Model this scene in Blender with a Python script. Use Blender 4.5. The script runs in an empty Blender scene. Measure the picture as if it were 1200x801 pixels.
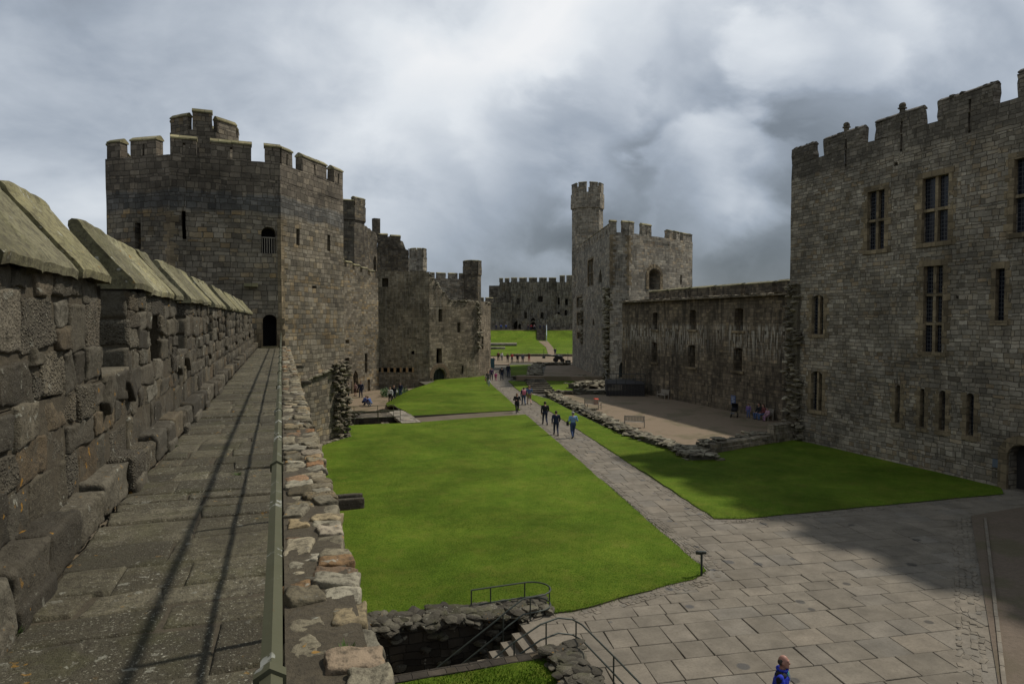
import bpy, bmesh, math, random
from mathutils import Vector, Matrix, noise
from mathutils.geometry import tessellate_polygon
random.seed(11)
RR = random.Random(5)
SC = bpy.context.scene
COL = SC.collection
PI = math.pi
# ------------------------------------------------------------------ camera
FPX = 800.0
CAM = Vector((0, 0, 8.0))
TH = math.atan(270 / FPX); PT = math.atan(25.5 / FPX)
FW = Vector((math.sin(TH) * math.cos(PT), math.cos(TH) * math.cos(PT), -math.sin(PT)))
RT = Vector((math.cos(TH), -math.sin(TH), 0)); UP = RT.cross(FW)
cd = bpy.data.cameras.new('camera'); cam = bpy.data.objects.new('camera', cd); COL.objects.link(cam)
cd.sensor_width = 36; cd.lens = 24.0; cd.clip_end = 6000; cd.clip_start = .05
cam.location = CAM
cam.rotation_euler = Matrix((RT, UP, -FW)).transposed().to_euler()
SC.camera = cam

def ray(px, py): return FW + RT * ((px - 600) / FPX) - UP * ((py - 400.5) / FPX)
def g(px, py, z=0.0):
    d = ray(px, py); p = CAM + d * ((z - 8) / d.z); return Vector((p.x, p.y))
def PD(px, dep):
    p = CAM + dep * ray(px, 375); return Vector((p.x, p.y))
def onwall(a, b, px, py):
    """(s, z) where the sight line meets the vertical plane through a-b"""
    a = Vector(a); b = Vector(b); t = (b - a).normalized(); n = Vector((t.y, -t.x))
    d = ray(px, py); k = (a - CAM.xy).dot(n) / d.xy.dot(n); p = CAM + d * k
    return (p.xy - a).dot(t), p.z

# ------------------------------------------------------------------ object helpers
def tag(o, label=None, cat=None, group=None, kind=None):
    if label: o['label'] = label
    if cat: o['category'] = cat
    if group: o['group'] = group
    if kind: o['kind'] = kind
    return o
def thing(name, label, cat, loc=(0, 0, 0), rz=0, group=None):
    o = bpy.data.objects.new(name, None); COL.objects.link(o)
    o.location = loc; o.rotation_euler = (0, 0, rz); o.empty_display_size = .2
    return tag(o, label, cat, group)
def copy_tree(o, parent=None):
    c = o.copy(); COL.objects.link(c)
    if parent: c.parent = parent
    for ch in list(o.children): copy_tree(ch, c)
    return c
def origin(o):
    v = Vector((0, 0, 0))
    while o: v = v + o.location; o = o.parent
    return v

class MB:
    def __init__(s): s.v = []; s.f = []; s.m = []; s.c = []; s.col = (.5, .5, .5)
    def vert(s, p): s.v.append(Vector(p)); s.c.append(s.col); return len(s.v) - 1
    def face(s, idx, m=0): s.f.append(tuple(idx)); s.m.append(m)
    def poly(s, pts, m=0): s.face([s.vert(p) for p in pts], m)
    def box(s, c, d, rz=0, m=0, rot=None):
        M = rot if rot else Matrix.Rotation(rz, 3, 'Z'); c = Vector(c)
        k = [s.vert(c + M @ Vector((x * d[0] / 2, y * d[1] / 2, z * d[2] / 2))) for z in (-1, 1) for y in (-1, 1) for x in (-1, 1)]
        for q in ((0, 2, 3, 1), (4, 5, 7, 6), (0, 1, 5, 4), (1, 3, 7, 5), (3, 2, 6, 7), (2, 0, 4, 6)): s.face([k[i] for i in q], m)
    def tube(s, p, q, r, r2=None, n=8, m=0, caps=True, rot=0):
        p = Vector(p); q = Vector(q); r2 = r if r2 is None else r2
        d = (q - p).normalized(); x = d.orthogonal().normalized()
        if abs(d.z) < .95: x = d.cross(Vector((0, 0, 1))).normalized()
        y = d.cross(x)
        A = []; B = []
        for i in range(n):
            a = 2 * PI * i / n + rot; e = x * math.cos(a) + y * math.sin(a)
            A.append(s.vert(p + e * r)); B.append(s.vert(q + e * r2))
        for i in range(n): j = (i + 1) % n; s.face((A[i], A[j], B[j], B[i]), m)
        if caps: s.face(A[::-1], m); s.face(B, m)
    def path(s, pts, r, n=8, m=0, rot=0):
        for a, b in zip(pts, pts[1:]): s.tube(a, b, r, n=n, m=m, rot=rot)
    def ell(s, c, r, n=10, k=7, m=0, M=None):
        c = Vector(c); rows = []
        for i in range(k + 1):
            t = PI * i / k; row = []
            for j in range(n):
                a = 2 * PI * j / n
                w = Vector((r[0] * math.sin(t) * math.cos(a), r[1] * math.sin(t) * math.sin(a), r[2] * math.cos(t)))
                row.append(s.vert(c + (M @ w if M else w)))
            rows.append(row)
        for i in range(k):
            for j in range(n): q = (j + 1) % n; s.face((rows[i][j], rows[i + 1][j], rows[i + 1][q], rows[i][q]), m)
    def prism(s, poly, z0, z1, m=0, top=True, bottom=False):
        n = len(poly); A = [s.vert((p[0], p[1], z0)) for p in poly]; B = [s.vert((p[0], p[1], z1)) for p in poly]
        for i in range(n): j = (i + 1) % n; s.face((A[i], A[j], B[j], B[i]), m)
        if top: s.face(B, m)
        if bottom: s.face(A[::-1], m)
    def extrude(s, prof, a, b, side, m=0):
        """profile [(d, z)] swept from a to b (3D); d runs along `side` (2D)"""
        A = [s.vert((a[0] + side[0] * d, a[1] + side[1] * d, a[2] + z)) for d, z in prof]
        B = [s.vert((b[0] + side[0] * d, b[1] + side[1] * d, b[2] + z)) for d, z in prof]
        n = len(prof)
        for i in range(n): j = (i + 1) % n; s.face((A[i], B[i], B[j], A[j]), m)
        s.face(A, m); s.face(B[::-1], m)
    def jitter(s, amp, sc=1.3):
        for i, p in enumerate(s.v): s.v[i] = p + noise.noise_vector(p * sc) * amp + noise.noise_vector(p * sc * 3.1) * amp * .5
    def rbox(s, c, h, r, n=3, M=None, amp=.0, m=0, nsc=4.0):
        """rounded box with noise; h half dims"""
        c = Vector(c); off = Vector((RR.random() * 99, RR.random() * 99, RR.random() * 99)); cache = {}
        def vid(p):
            k = (round(p[0], 4), round(p[1], 4), round(p[2], 4))
            if k in cache: return cache[k]
            w = Vector((p[0] * h[0], p[1] * h[1], p[2] * h[2]))
            q = Vector([max(-h[i] + min(r, h[i] * .95), min(h[i] - min(r, h[i] * .95), w[i])) for i in range(3)]); e = w - q
            if e.length > 1e-6: w = q + e.normalized() * min(r, min(h) * .95)
            if amp: w = w + noise.noise_vector(w * nsc + off) * amp + noise.noise_vector(w * nsc * 3 + off) * amp * .45
            if M: w = M @ w
            cache[k] = s.vert(c + w); return cache[k]
        L = [math.copysign(abs(-1 + 2 * i / n) ** .7, -1 + 2 * i / n) for i in range(n + 1)]
        for ax in range(3):
            for sg in (-1, 1):
                for i in range(n):
                    for j in range(n):
                        q = []
                        for (u, v) in ((i, j), (i + 1, j), (i + 1, j + 1), (i, j + 1)):
                            p = [0, 0, 0]; p[ax] = sg; p[(ax + 1) % 3] = L[u]; p[(ax + 2) % 3] = L[v]; q.append(vid(p))
                        s.face(q if sg > 0 else q[::-1], m)
    def build(s, name, mats, parent=None, smooth=False, link=True):
        me = bpy.data.meshes.new(name); o3 = origin(parent) if parent else Vector((0, 0, 0))
        me.from_pydata([p - o3 for p in s.v], [], s.f)
        for mt in (mats if isinstance(mats, (list, tuple)) else [mats]): me.materials.append(mt)
        me.polygons.foreach_set('material_index', s.m)
        ca = me.color_attributes.new('Col', 'FLOAT_COLOR', 'POINT')
        buf = []
        for c in s.c: buf += [c[0], c[1], c[2], 1]
        ca.data.foreach_set('color', buf)
        uv = me.uv_layers.new(name='UV'); me.update()
        out = [0.0] * (2 * len(me.loops)); vs = s.v
        for p in me.polygons:
            n = p.normal
            if abs(n.z) > .75:
                for li in p.loop_indices:
                    w = vs[me.loops[li].vertex_index]; out[2 * li] = w.x; out[2 * li + 1] = w.y
            else:
                a = math.atan2(n.y, n.x); a = round(a / (PI / 24)) * (PI / 24)
                tx, ty = -math.sin(a), math.cos(a)
                for li in p.loop_indices:
                    w = vs[me.loops[li].vertex_index]; out[2 * li] = w.x * tx + w.y * ty + a * 7.3; out[2 * li + 1] = w.z
        uv.data.foreach_set('uv', out)
        if smooth: me.polygons.foreach_set('use_smooth', [True] * len(me.polygons))
        o = bpy.data.objects.new(name, me); COL.objects.link(o)
        if parent: o.parent = parent
        return o

def OP(s0, s1, z0, z1, arch=None, depth=.6, back=None, mj=None, rise=None):
    return dict(s0=min(s0, s1), s1=max(s0, s1), z0=min(z0, z1), z1=max(z0, z1), arch=arch, depth=depth, back=back, mj=mj, rise=rise)
def opx(a, b, x0, x1, y0, y1, **k):
    """an opening given by where its edges stand in the photograph"""
    s0, z1 = onwall(a, b, (x0 + x1) / 2, y0); s1, z0 = onwall(a, b, (x0 + x1) / 2, y1)
    sa, _ = onwall(a, b, x0, (y0 + y1) / 2); sb, _ = onwall(a, b, x1, (y0 + y1) / 2)
    return OP(sa, sb, z0, z1, **k)
def archpts(o):
    w = o['s1'] - o['s0']; c = (o['s0'] + o['s1']) / 2; N = 8; pts = []
    if o['arch'] == 'round':
        rise = o['rise'] or w / 2; zs = o['z1'] - rise
        for i in range(N + 1):
            t = PI - PI * i / N; pts.append((c + w / 2 * math.cos(t), zs + rise * math.sin(t)))
    else:
        rise = o['rise'] or w * .75; zs = o['z1'] - rise
        for i in range(N + 1):
            u = -1 + 2 * i / N; pts.append((c + u * w / 2, zs + rise * (1 - abs(u) ** 1.7) ** .8))
    return pts
def panel(mb, a, b, z0, z1, ops=(), step=.7, m=0, mj=None, top=None, step_z=None):
    a = Vector(a[:2]); b = Vector(b[:2]); L = (b - a).length; t = (b - a) / L; n = Vector((t.y, -t.x))
    step_z = step_z or step
    def grid(lo, hi, keys, st):
        ks = sorted(set([lo, hi] + [k for k in keys if lo < k < hi])); out = [ks[0]]
        for k0, k1 in zip(ks, ks[1:]):
            q = max(1, round((k1 - k0) / st))
            for i in range(1, q + 1): out.append(k0 + (k1 - k0) * i / q)
        return out
    ops = [o for o in ops if o['s1'] > 0 and o['s0'] < L]
    for o in ops: o['s0'] = max(o['s0'], .02); o['s1'] = min(o['s1'], L - .02)
    S = grid(0, L, [o[k] for o in ops for k in ('s0', 's1')], step); Z = grid(z0, z1, [o[k] for o in ops for k in ('z0', 'z1')], step_z)
    def P(s, z, d=0):
        if top and d == 0: z = min(z, top(s))
        w = a + t * s - n * d; return (w.x, w.y, z)
    ids = {}
    def V(i, j):
        if (i, j) not in ids: ids[(i, j)] = mb.vert(P(S[i], Z[j]))
        return ids[(i, j)]
    for i in range(len(S) - 1):
        for j in range(len(Z) - 1):
            cs = (S[i] + S[i + 1]) / 2; cz = (Z[j] + Z[j + 1]) / 2
            if any(o['s0'] < cs < o['s1'] and o['z0'] < cz < o['z1'] for o in ops): continue
            if top and Z[j] >= top(S[i]) and Z[j] >= top(S[i + 1]): continue
            mb.face((V(i, j), V(i + 1, j), V(i + 1, j + 1), V(i, j + 1)), m)
    for o in ops:
        s0, s1, q0, q1, d = o['s0'], o['s1'], o['z0'], o['z1'], o['depth']; mm = o['mj'] if o['mj'] is not None else (mj if mj is not None else m)
        if o['arch']:
            ap = archpts(o); h = len(ap) // 2
            for k in range(h): mb.poly([P(s0, q1), P(*ap[k]), P(*ap[k + 1])], m)
            for k in range(h, len(ap) - 1): mb.poly([P(s1, q1), P(*ap[k]), P(*ap[k + 1])], m)
            mb.poly([P(s0, q1), P(*ap[h]), P(s1, q1)], m) if abs(ap[h][1] - q1) > 1e-4 else None
            out = [(s0, q0)] + ap + [(s1, q0)]
        else: out = [(s0, q0), (s0, q1), (s1, q1), (s1, q0)]
        for k in range(len(out)):
            p, q = out[k], out[(k + 1) % len(out)]
            mb.poly([P(*p), P(*q), P(q[0], q[1], d), P(p[0], p[1], d)], mm)
        if o['back'] is not None: mb.poly([P(x, z, d) for x, z in out[::-1]], o['back'])
def at(a, b, s, d=0, z=0):
    a = Vector(a[:2]); b = Vector(b[:2]); t = (b - a).normalized(); n = Vector((t.y, -t.x)); w = a + t * s - n * d
    return Vector((w.x, w.y, z))

def merlon(root, a, b, s0, s1, z0, z1, thick, mats, slit=None, cap=.28, over=.05, ruin=0):
    """one merlon on the wall a-b (outer face), its coping stone as a sub-part"""
    mb = MB(); zt = z1 - (cap if cap else 0)
    ops = [OP(slit[0], slit[1], slit[2], slit[3], depth=thick)] if slit else []
    A, B = at(a, b, s0), at(a, b, s1); A2, B2 = at(a, b, s0, thick), at(a, b, s1, thick)
    if slit:
        for o in ops: o['s0'] -= s0; o['s1'] -= s0
    st = .45 if ruin == 0 else .3
    panel(mb, A, B, z0, zt, [dict(o) for o in ops], st)
    if slit: 
        L = s1 - s0; panel(mb, B2, A2, z0, zt, [OP(L - o['s1'], L - o['s0'], o['z0'], o['z1'], depth=.02) for o in ops], st)
    else: panel(mb, B2, A2, z0, zt, [], st)
    panel(mb, B, B2, z0, zt, [], st); panel(mb, A2, A, z0, zt, [], st)
    mb.poly([(A.x, A.y, zt), (B.x, B.y, zt), (B2.x, B2.y, zt), (A2.x, A2.y, zt)])
    mb.jitter(.03 + ruin * .12, 1.7)
    o = mb.build('merlon', mats, root)
    if cap:
        cb = MB(); t = (B - A).normalized(); n2 = Vector((-t.y, t.x))
        dz = RR.uniform(-.02, .02)
        prof = [(-over, 0), (thick + over, 0), (thick + over, .07), (thick * .62, cap), (thick * .42, cap), (-over, .08)]
        k = max(1, round((s1 - s0) / .9))
        for i in range(k):
            u0 = s0 - over + (s1 - s0 + 2 * over) * i / k + .008; u1 = s0 - over + (s1 - s0 + 2 * over) * (i + 1) / k - .008
            p, q = at(a, b, u0, 0, zt + dz + RR.uniform(-.012, .012)), at(a, b, u1, 0, zt + dz + RR.uniform(-.012, .012))
            cb.extrude(prof, p, q, n2, 0)
        cb.jitter(.02, 2.3)
        cb.build('capstone', [mats[-1]], o)
    return o

_ico = {}
def icodata(sub):
    if sub not in _ico:
        bm = bmesh.new(); bmesh.ops.create_icosphere(bm, subdivisions=sub, radius=1)
        bm.verts.ensure_lookup_table(); base = [v.co.copy() for v in bm.verts]; fc = [tuple(v.index for v in f.verts) for f in bm.faces]; bm.free(); out = []
        for k in range(10):
            R2 = random.Random(100 + k); vs = [v.copy() for v in base]
            pl = [Vector((R2.gauss(0, 1), R2.gauss(0, 1), R2.gauss(0, 1))).normalized() for _ in range(11)] + [Vector((0, 0, 1)), Vector((0, 0, -1))]
            for n in pl:
                h = R2.uniform(.55, .8)
                for i, v in enumerate(vs):
                    e = v.dot(n)
                    if e > h: vs[i] = v - n * (e - h)
            vs = [v + noise.noise_vector(v * 2.3 + Vector((k * 9, 0, 0))) * .07 for v in vs]
            out.append(vs)
        _ico[sub] = (out, fc)
    return _ico[sub]
def rock(mb, c, d, rz=None, tilt=.25, sub=1, m=0, R=RR):
    T, F = icodata(sub); vs = T[R.randrange(len(T))]
    M = Matrix.Rotation(R.uniform(0, 6.28) if rz is None else rz, 3, 'Z') @ Matrix.Rotation(R.uniform(-tilt, tilt), 3, 'X') @ Matrix.Rotation(R.uniform(-tilt, tilt), 3, 'Y')
    mb.col = (R.random(), R.random(), R.random()); i0 = len(mb.v); c = Vector(c)
    for v in vs: mb.vert(c + M @ Vector((v.x * d[0] * .62, v.y * d[1] * .62, v.z * d[2] * .62)))
    for f in F: mb.face([i0 + k for k in f], m)

def block(mb, o, U, V, N, w, h, nu, nv, prot, amp, rad=.035, m=0, slant=.012, jd=.022):
    """one dressed stone: a height field over the w x h rectangle at o, bulging along N"""
    R = RR; mb.col = (R.random(), R.random(), R.random()); off = Vector((R.random() * 50, R.random() * 50, 0))
    pr = prot * R.uniform(-.1, 1.5); ta, tb = R.uniform(-1, 1) * .25 * prot, R.uniform(-1, 1) * .25 * prot
    cj = [(R.uniform(-slant, slant), R.uniform(-slant, slant)) for _ in range(4)]
    def par(n): return [0] + [.5 - .5 * math.copysign(abs(math.cos(PI * i / n)) ** .75, math.cos(PI * i / n)) for i in range(1, n)] + [1]
    pu, pv = par(nu), par(nv); ids = []
    for j, b in enumerate(pv):
        for i, a in enumerate(pu):
            du = min(a, 1 - a) * w; dv = min(b, 1 - b) * h
            fu = min(1, du / rad); fv = min(1, dv / rad); f = math.sqrt(max(0, 1 - (1 - fu) ** 2)) * math.sqrt(max(0, 1 - (1 - fv) ** 2))
            x = a * w + (cj[0][0] * (1 - a) * (1 - b) + cj[1][0] * a * (1 - b) + cj[2][0] * a * b + cj[3][0] * (1 - a) * b)
            y = b * h + (cj[0][1] * (1 - a) * (1 - b) + cj[1][1] * a * (1 - b) + cj[2][1] * a * b + cj[3][1] * (1 - a) * b)
            q = Vector((x * 5, y * 5, 0)) + off
            hgt = -jd + (pr + jd + ta * (2 * a - 1) + tb * (2 * b - 1)) * f
            nn = noise.noise(q) * amp + noise.noise(q * 2.7) * amp * .6 + noise.noise(q * 7) * amp * .3
            hgt += nn * (f if f < 1 else 1) ; e = noise.noise_vector(q * 1.5) * amp * .8
            ids.append(mb.vert(o + U * (x + e.x) + V * (y + e.y) + N * hgt))
    for j in range(nv):
        for i in range(nu): k = j * (nu + 1) + i; mb.face((ids[k], ids[k + 1], ids[k + nu + 2], ids[k + nu + 1]), m)
def blockwall(mb, o, U, V, N, W, H, rows=(.2, .36), lens=(.25, .6), nres=lambda y: (4, 4), prot=.035, amp=.012, gap=.012, rad=.035, slant=.012):
    R = RR; v = 0
    while v < H - .05:
        h = R.uniform(*rows)
        if H - v - h < rows[0] * .7: h = H - v
        u = 0
        while u < W - .03:
            l = R.uniform(*lens)
            if W - u - l < lens[0] * .6: l = W - u
            p = o + U * (u + gap / 2) + V * (v + gap / 2); nu, nv = nres(p.y)
            if h > .3 and l < .4 and R.random() < .35:   # two thin stones in one course
                k = h * R.uniform(.4, .6)
                block(mb, p, U, V, N, l - gap, k - gap, nu, nv, prot, amp, rad, 0, slant); block(mb, p + V * k, U, V, N, l - gap, h - k - gap, nu, nv, prot, amp, rad, 0, slant)
            else: block(mb, p, U, V, N, l - gap, h - gap, nu, nv, prot, amp, rad, 0, slant)
            u += l
        v += h

def sheet(name, poly, zf, mat, step=None, skirt=.0, kind='structure', parent=None, edge=0.0):
    """a ground sheet: the polygon cut into a grid, draped by zf(x, y)"""
    pts = []
    for (p, q) in zip(poly, list(poly[1:]) + [poly[0]]):
        p = Vector(p[:2]); q = Vector(q[:2]); n = max(1, int((q - p).length / .45)) if edge else 1
        for i in range(n):
            w = p.lerp(q, i / n)
            if edge: e = noise.noise_vector(Vector((w.x * 1.7, w.y * 1.7, 3))) + noise.noise_vector(Vector((w.x * 5, w.y * 5, 7))) * .5; w = w + e.xy * edge
            pts.append(w)
    bm = bmesh.new(); bv = [bm.verts.new((p.x, p.y, 0)) for p in pts]
    for tri in tessellate_polygon([[Vector((p.x, p.y, 0)) for p in pts]]):
        try: bm.faces.new([bv[i] for i in tri])
        except ValueError: pass
    if step:
        for ax in (0, 1):
            lo = min(p[ax] for p in pts); hi = max(p[ax] for p in pts); k = lo + step
            while k < hi:
                co = Vector((0, 0, 0)); no = Vector((0, 0, 0)); co[ax] = k; no[ax] = 1
                bmesh.ops.bisect_plane(bm, geom=bm.verts[:] + bm.edges[:] + bm.faces[:], plane_co=co, plane_no=no); k += step
    bmesh.ops.recalc_face_normals(bm, faces=bm.faces[:])
    if sum(f.normal.z for f in bm.faces) < 0: bmesh.ops.reverse_faces(bm, faces=bm.faces[:])
    for v in bm.verts: v.co.z = zf(v.co.x, v.co.y) if callable(zf) else zf
    if skirt:
        be = [e for e in bm.edges if len(e.link_faces) == 1]
        old = set(bm.faces); r = bmesh.ops.extrude_edge_only(bm, edges=be)
        for f in bm.faces:
            if f not in old: f.material_index = 1
        for v in r['geom']:
            if isinstance(v, bmesh.types.BMVert): v.co.z -= skirt
    me = bpy.data.meshes.new(name); bm.to_mesh(me); bm.free(); me.materials.append(mat); me.materials.append(M['soil'])
    uv = me.uv_layers.new(name='UV')
    for l in me.loops: c = me.vertices[l.vertex_index].co; uv.data[l.index].uv = (c.x, c.y)
    o = bpy.data.objects.new(name, me); COL.objects.link(o)
    if parent: o.parent = parent
    elif kind: o['kind'] = kind
    return o
# ------------------------------------------------------------------ materials
class NT:
    def __init__(s, name):
        s.mat = bpy.data.materials.new(name); s.mat.use_nodes = True; s.t = s.mat.node_tree; s.t.nodes.clear()
        s.out = s.t.nodes.new('ShaderNodeOutputMaterial'); s.bsdf = s.n('ShaderNodeBsdfPrincipled'); s.t.links.new(s.bsdf.outputs[0], s.out.inputs[0])
        s.bsdf.inputs['Roughness'].default_value = .9; s.bsdf.inputs['Specular IOR Level'].default_value = .25
    def n(s, typ, ins=None, **kw):
        nd = s.t.nodes.new(typ)
        for k, v in kw.items(): setattr(nd, k, v)
        for k, v in (ins or {}).items(): s.set(nd.inputs[k], v)
        return nd
    def set(s, sock, v):
        if hasattr(v, 'is_output') or hasattr(v, 'links') and hasattr(v, 'node'): s.t.links.new(v, sock)
        elif isinstance(v, (tuple, list)) and len(v) == 3 and sock.type == 'RGBA': sock.default_value = (*v, 1)
        else: sock.default_value = v
    def math(s, op, a, b=0.0, c=None, clamp=False):
        nd = s.n('ShaderNodeMath', operation=op, use_clamp=clamp); s.set(nd.inputs[0], a); s.set(nd.inputs[1], b)
        if c is not None: s.set(nd.inputs[2], c)
        return nd.outputs[0]
    def mix(s, f, a, b, bt='MIX'):
        nd = s.n('ShaderNodeMix', data_type='RGBA', blend_type=bt); s.set(nd.inputs[0], f); s.set(nd.inputs[6], a); s.set(nd.inputs[7], b); return nd.outputs[2]
    def ramp(s, f, stops, interp='LINEAR'):
        nd = s.n('ShaderNodeValToRGB'); nd.color_ramp.interpolation = interp; e = nd.color_ramp.elements
        while len(e) < len(stops): e.new(.5)
        for el, (p, c) in zip(e, stops): el.position = p; el.color = (*c, 1) if len(c) == 3 else c
        s.set(nd.inputs[0], f); return nd.outputs[0]
    def noise(s, vec, scale, det=3, rough=.55, dist=0, dim='3D'):
        nd = s.n('ShaderNodeTexNoise', noise_dimensions=dim, ins={'Scale': scale, 'Detail': det, 'Roughness': rough, 'Distortion': dist}); s.set(nd.inputs['Vector'], vec); return nd.outputs[0]
    def vor1(s, w, rand, feat):
        nd = s.n('ShaderNodeTexVoronoi', voronoi_dimensions='1D', feature=feat, ins={'Scale': 1.0, 'Randomness': rand}); s.set(nd.inputs['W'], w); return nd
    def smooth(s, v, a, b, c=0.0, d=1.0):
        nd = s.n('ShaderNodeMapRange', interpolation_type='SMOOTHSTEP'); s.set(nd.inputs[0], v)
        for i, q in enumerate((a, b, c, d)): s.set(nd.inputs[i + 1], q)
        return nd.outputs[0]
    def bump(s, h, strength=.6, dist=.03):
        nd = s.n('ShaderNodeBump', ins={'Strength': strength, 'Distance': dist}); s.set(nd.inputs['Height'], h); s.t.links.new(nd.outputs[0], s.bsdf.inputs['Normal'])
    def base(s, c): s.set(s.bsdf.inputs['Base Color'], c)
g3 = lambda v: (v, v, v)

def stone_mat(name, rh=.3, bw=.5, pal=None, mortar=(.10, .09, .075), band=None, streaks=0, white=0, bumps=.75, gain=1.0, joint=.022, putlog=None, weather=(.55, 1.1), moss=0.0, wob=.22):
    m = NT(name)
    uv = m.n('ShaderNodeUVMap', uv_map='UV').outputs[0]; sp = m.n('ShaderNodeSeparateXYZ', ins={0: uv}); u, v = sp.outputs[0], sp.outputs[1]
    geo = m.n('ShaderNodeNewGeometry').outputs['Position']
    w1 = m.math('SUBTRACT', m.noise(uv, .55, 2), .5); w2 = m.math('SUBTRACT', m.noise(uv, 2.6, 2), .5)
    zone = m.noise(uv, .16, 1)                                       # courses change height from one building campaign to the next
    rhv = rh
    vv = m.math('DIVIDE', m.math('ADD', v, m.math('ADD', m.math('MULTIPLY', w1, wob), m.math('MULTIPLY', w2, wob * .45))), rhv)
    r1 = m.vor1(vv, .95, 'F1'); r2 = m.vor1(vv, .95, 'DISTANCE_TO_EDGE')
    rc = m.n('ShaderNodeSeparateColor', ins={0: r1.outputs['Color']})
    uu = m.math('ADD', m.math('MULTIPLY', m.math('DIVIDE', m.math('ADD', u, m.math('MULTIPLY', w2, .09)), bw), m.math('ADD', .65, m.math('MULTIPLY', rc.outputs[1], .8))), m.math('MULTIPLY', rc.outputs[0], 91.7))
    b1 = m.vor1(uu, 1.0, 'F1'); b2 = m.vor1(uu, 1.0, 'DISTANCE_TO_EDGE')
    bc = m.n('ShaderNodeSeparateColor', ins={0: b1.outputs['Color']})
    ed = m.math('MINIMUM', m.math('MULTIPLY', r2.outputs['Distance'], rh), m.math('MULTIPLY', b2.outputs['Distance'], bw))
    fine = m.noise(geo, 9, 5, .65); mid = m.noise(geo, 2.2, 4, .6); big = m.noise(geo, .22, 4, .6); vbig = m.noise(geo, .07, 2)
    ed = m.math('ADD', ed, m.math('MULTIPLY', m.math('SUBTRACT', fine, .5), .055))
    mask = m.smooth(ed, .002, joint)
    pal = pal or [(0, (.10, .085, .06)), (.25, (.16, .14, .105)), (.5, (.19, .175, .145)), (.72, (.22, .18, .11)), (.88, (.25, .17, .085)), (1, (.27, .255, .22))]
    idx = m.math('ADD', m.math('MULTIPLY', bc.outputs[0], .62), m.math('MULTIPLY', m.math('SUBTRACT', big, .5), .8)); idx = m.math('ADD', idx, m.math('ADD', m.math('MULTIPLY', m.math('SUBTRACT', rc.outputs[2], .5), .16), .2))
    col = m.ramp(idx, pal)
    if band:
        z = m.n('ShaderNodeSeparateXYZ', ins={0: geo}).outputs[2]; z = m.math('ADD', z, m.math('MULTIPLY', w1, .8))
        for (z0, z1, c0, c1) in band:
            k = m.math('MULTIPLY', m.smooth(z, z0 - .15, z0 + .15), m.smooth(z, z1 - .15, z1 + .15, 1, 0))
            col = m.mix(m.math('MULTIPLY', k, .85), col, m.mix(bc.outputs[0], c0, c1))
    val = m.math('MULTIPLY', m.math('ADD', .64, m.math('MULTIPLY', bc.outputs[1], .74)), m.math('ADD', .5, m.math('MULTIPLY', mid, 1.0)))
    col = m.mix(1.0, col, m.n('ShaderNodeCombineColor', ins={0: val, 1: val, 2: val}).outputs[0], 'MULTIPLY')
    col = m.mix(m.smooth(fine, .45, .75, 0, .35), col, (.07, .06, .048))
    col = m.mix(mask, m.mix(m.noise(geo, 3.5, 3), mortar, (mortar[0] * .62, mortar[1] * .6, mortar[2] * .57)), col)
    wv = m.smooth(m.noise(geo, .35, 5, .62, .4), .3, .68, weather[0] * gain, weather[1] * gain)
    col = m.mix(1.0, col, m.n('ShaderNodeCombineColor', ins={0: wv, 1: wv, 2: wv}).outputs[0], 'MULTIPLY')
    st = m.n('ShaderNodeCombineXYZ', ins={0: m.math('MULTIPLY', u, 1.6), 1: m.math('MULTIPLY', v, .13), 2: 0.0}).outputs[0]
    if streaks: col = m.mix(m.smooth(m.noise(st, 1.0, 4, .6), .46, .66, 0, streaks), col, (.035, .031, .027))
    if white:
        st2 = m.n('ShaderNodeCombineXYZ', ins={0: m.math('MULTIPLY', u, 4.2), 1: m.math('MULTIPLY', v, .35), 2: 4.0}).outputs[0]
        wn = m.math('MULTIPLY', m.smooth(m.noise(st2, 1.0, 3, .7), .49, .57), m.smooth(m.noise(geo, .16, 2), .34, .5))
        if putlog: zz = m.n('ShaderNodeSeparateXYZ', ins={0: geo}).outputs[2]; wn = m.math('MULTIPLY', wn, m.math('MULTIPLY', m.smooth(zz, putlog - 3.2, putlog - 1), m.smooth(zz, putlog, putlog + .5, 1, 0)))
        col = m.mix(m.math('MULTIPLY', wn, white), col, (.42, .41, .38))
    sp2 = m.smooth(m.noise(geo, 5.5, 2, .5), .70, .76, 0, .5)
    col = m.mix(sp2, col, (.36, .35, .31))
    if moss: col = m.mix(m.smooth(m.noise(geo, .8, 4, .65), .5, .66, 0, moss), col, (.075, .08, .03))
    col = m.mix(1.0, col, (1.05, .985, .865), 'MULTIPLY')
    m.base(col)
    h = m.math('ADD', m.math('MULTIPLY', mask, m.math('ADD', .65, m.math('MULTIPLY', bc.outputs[2], .6))), m.math('ADD', m.math('MULTIPLY', fine, .35), m.math('MULTIPLY', mid, .5)))
    m.bump(h, bumps, .075)
    return m.mat

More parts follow.
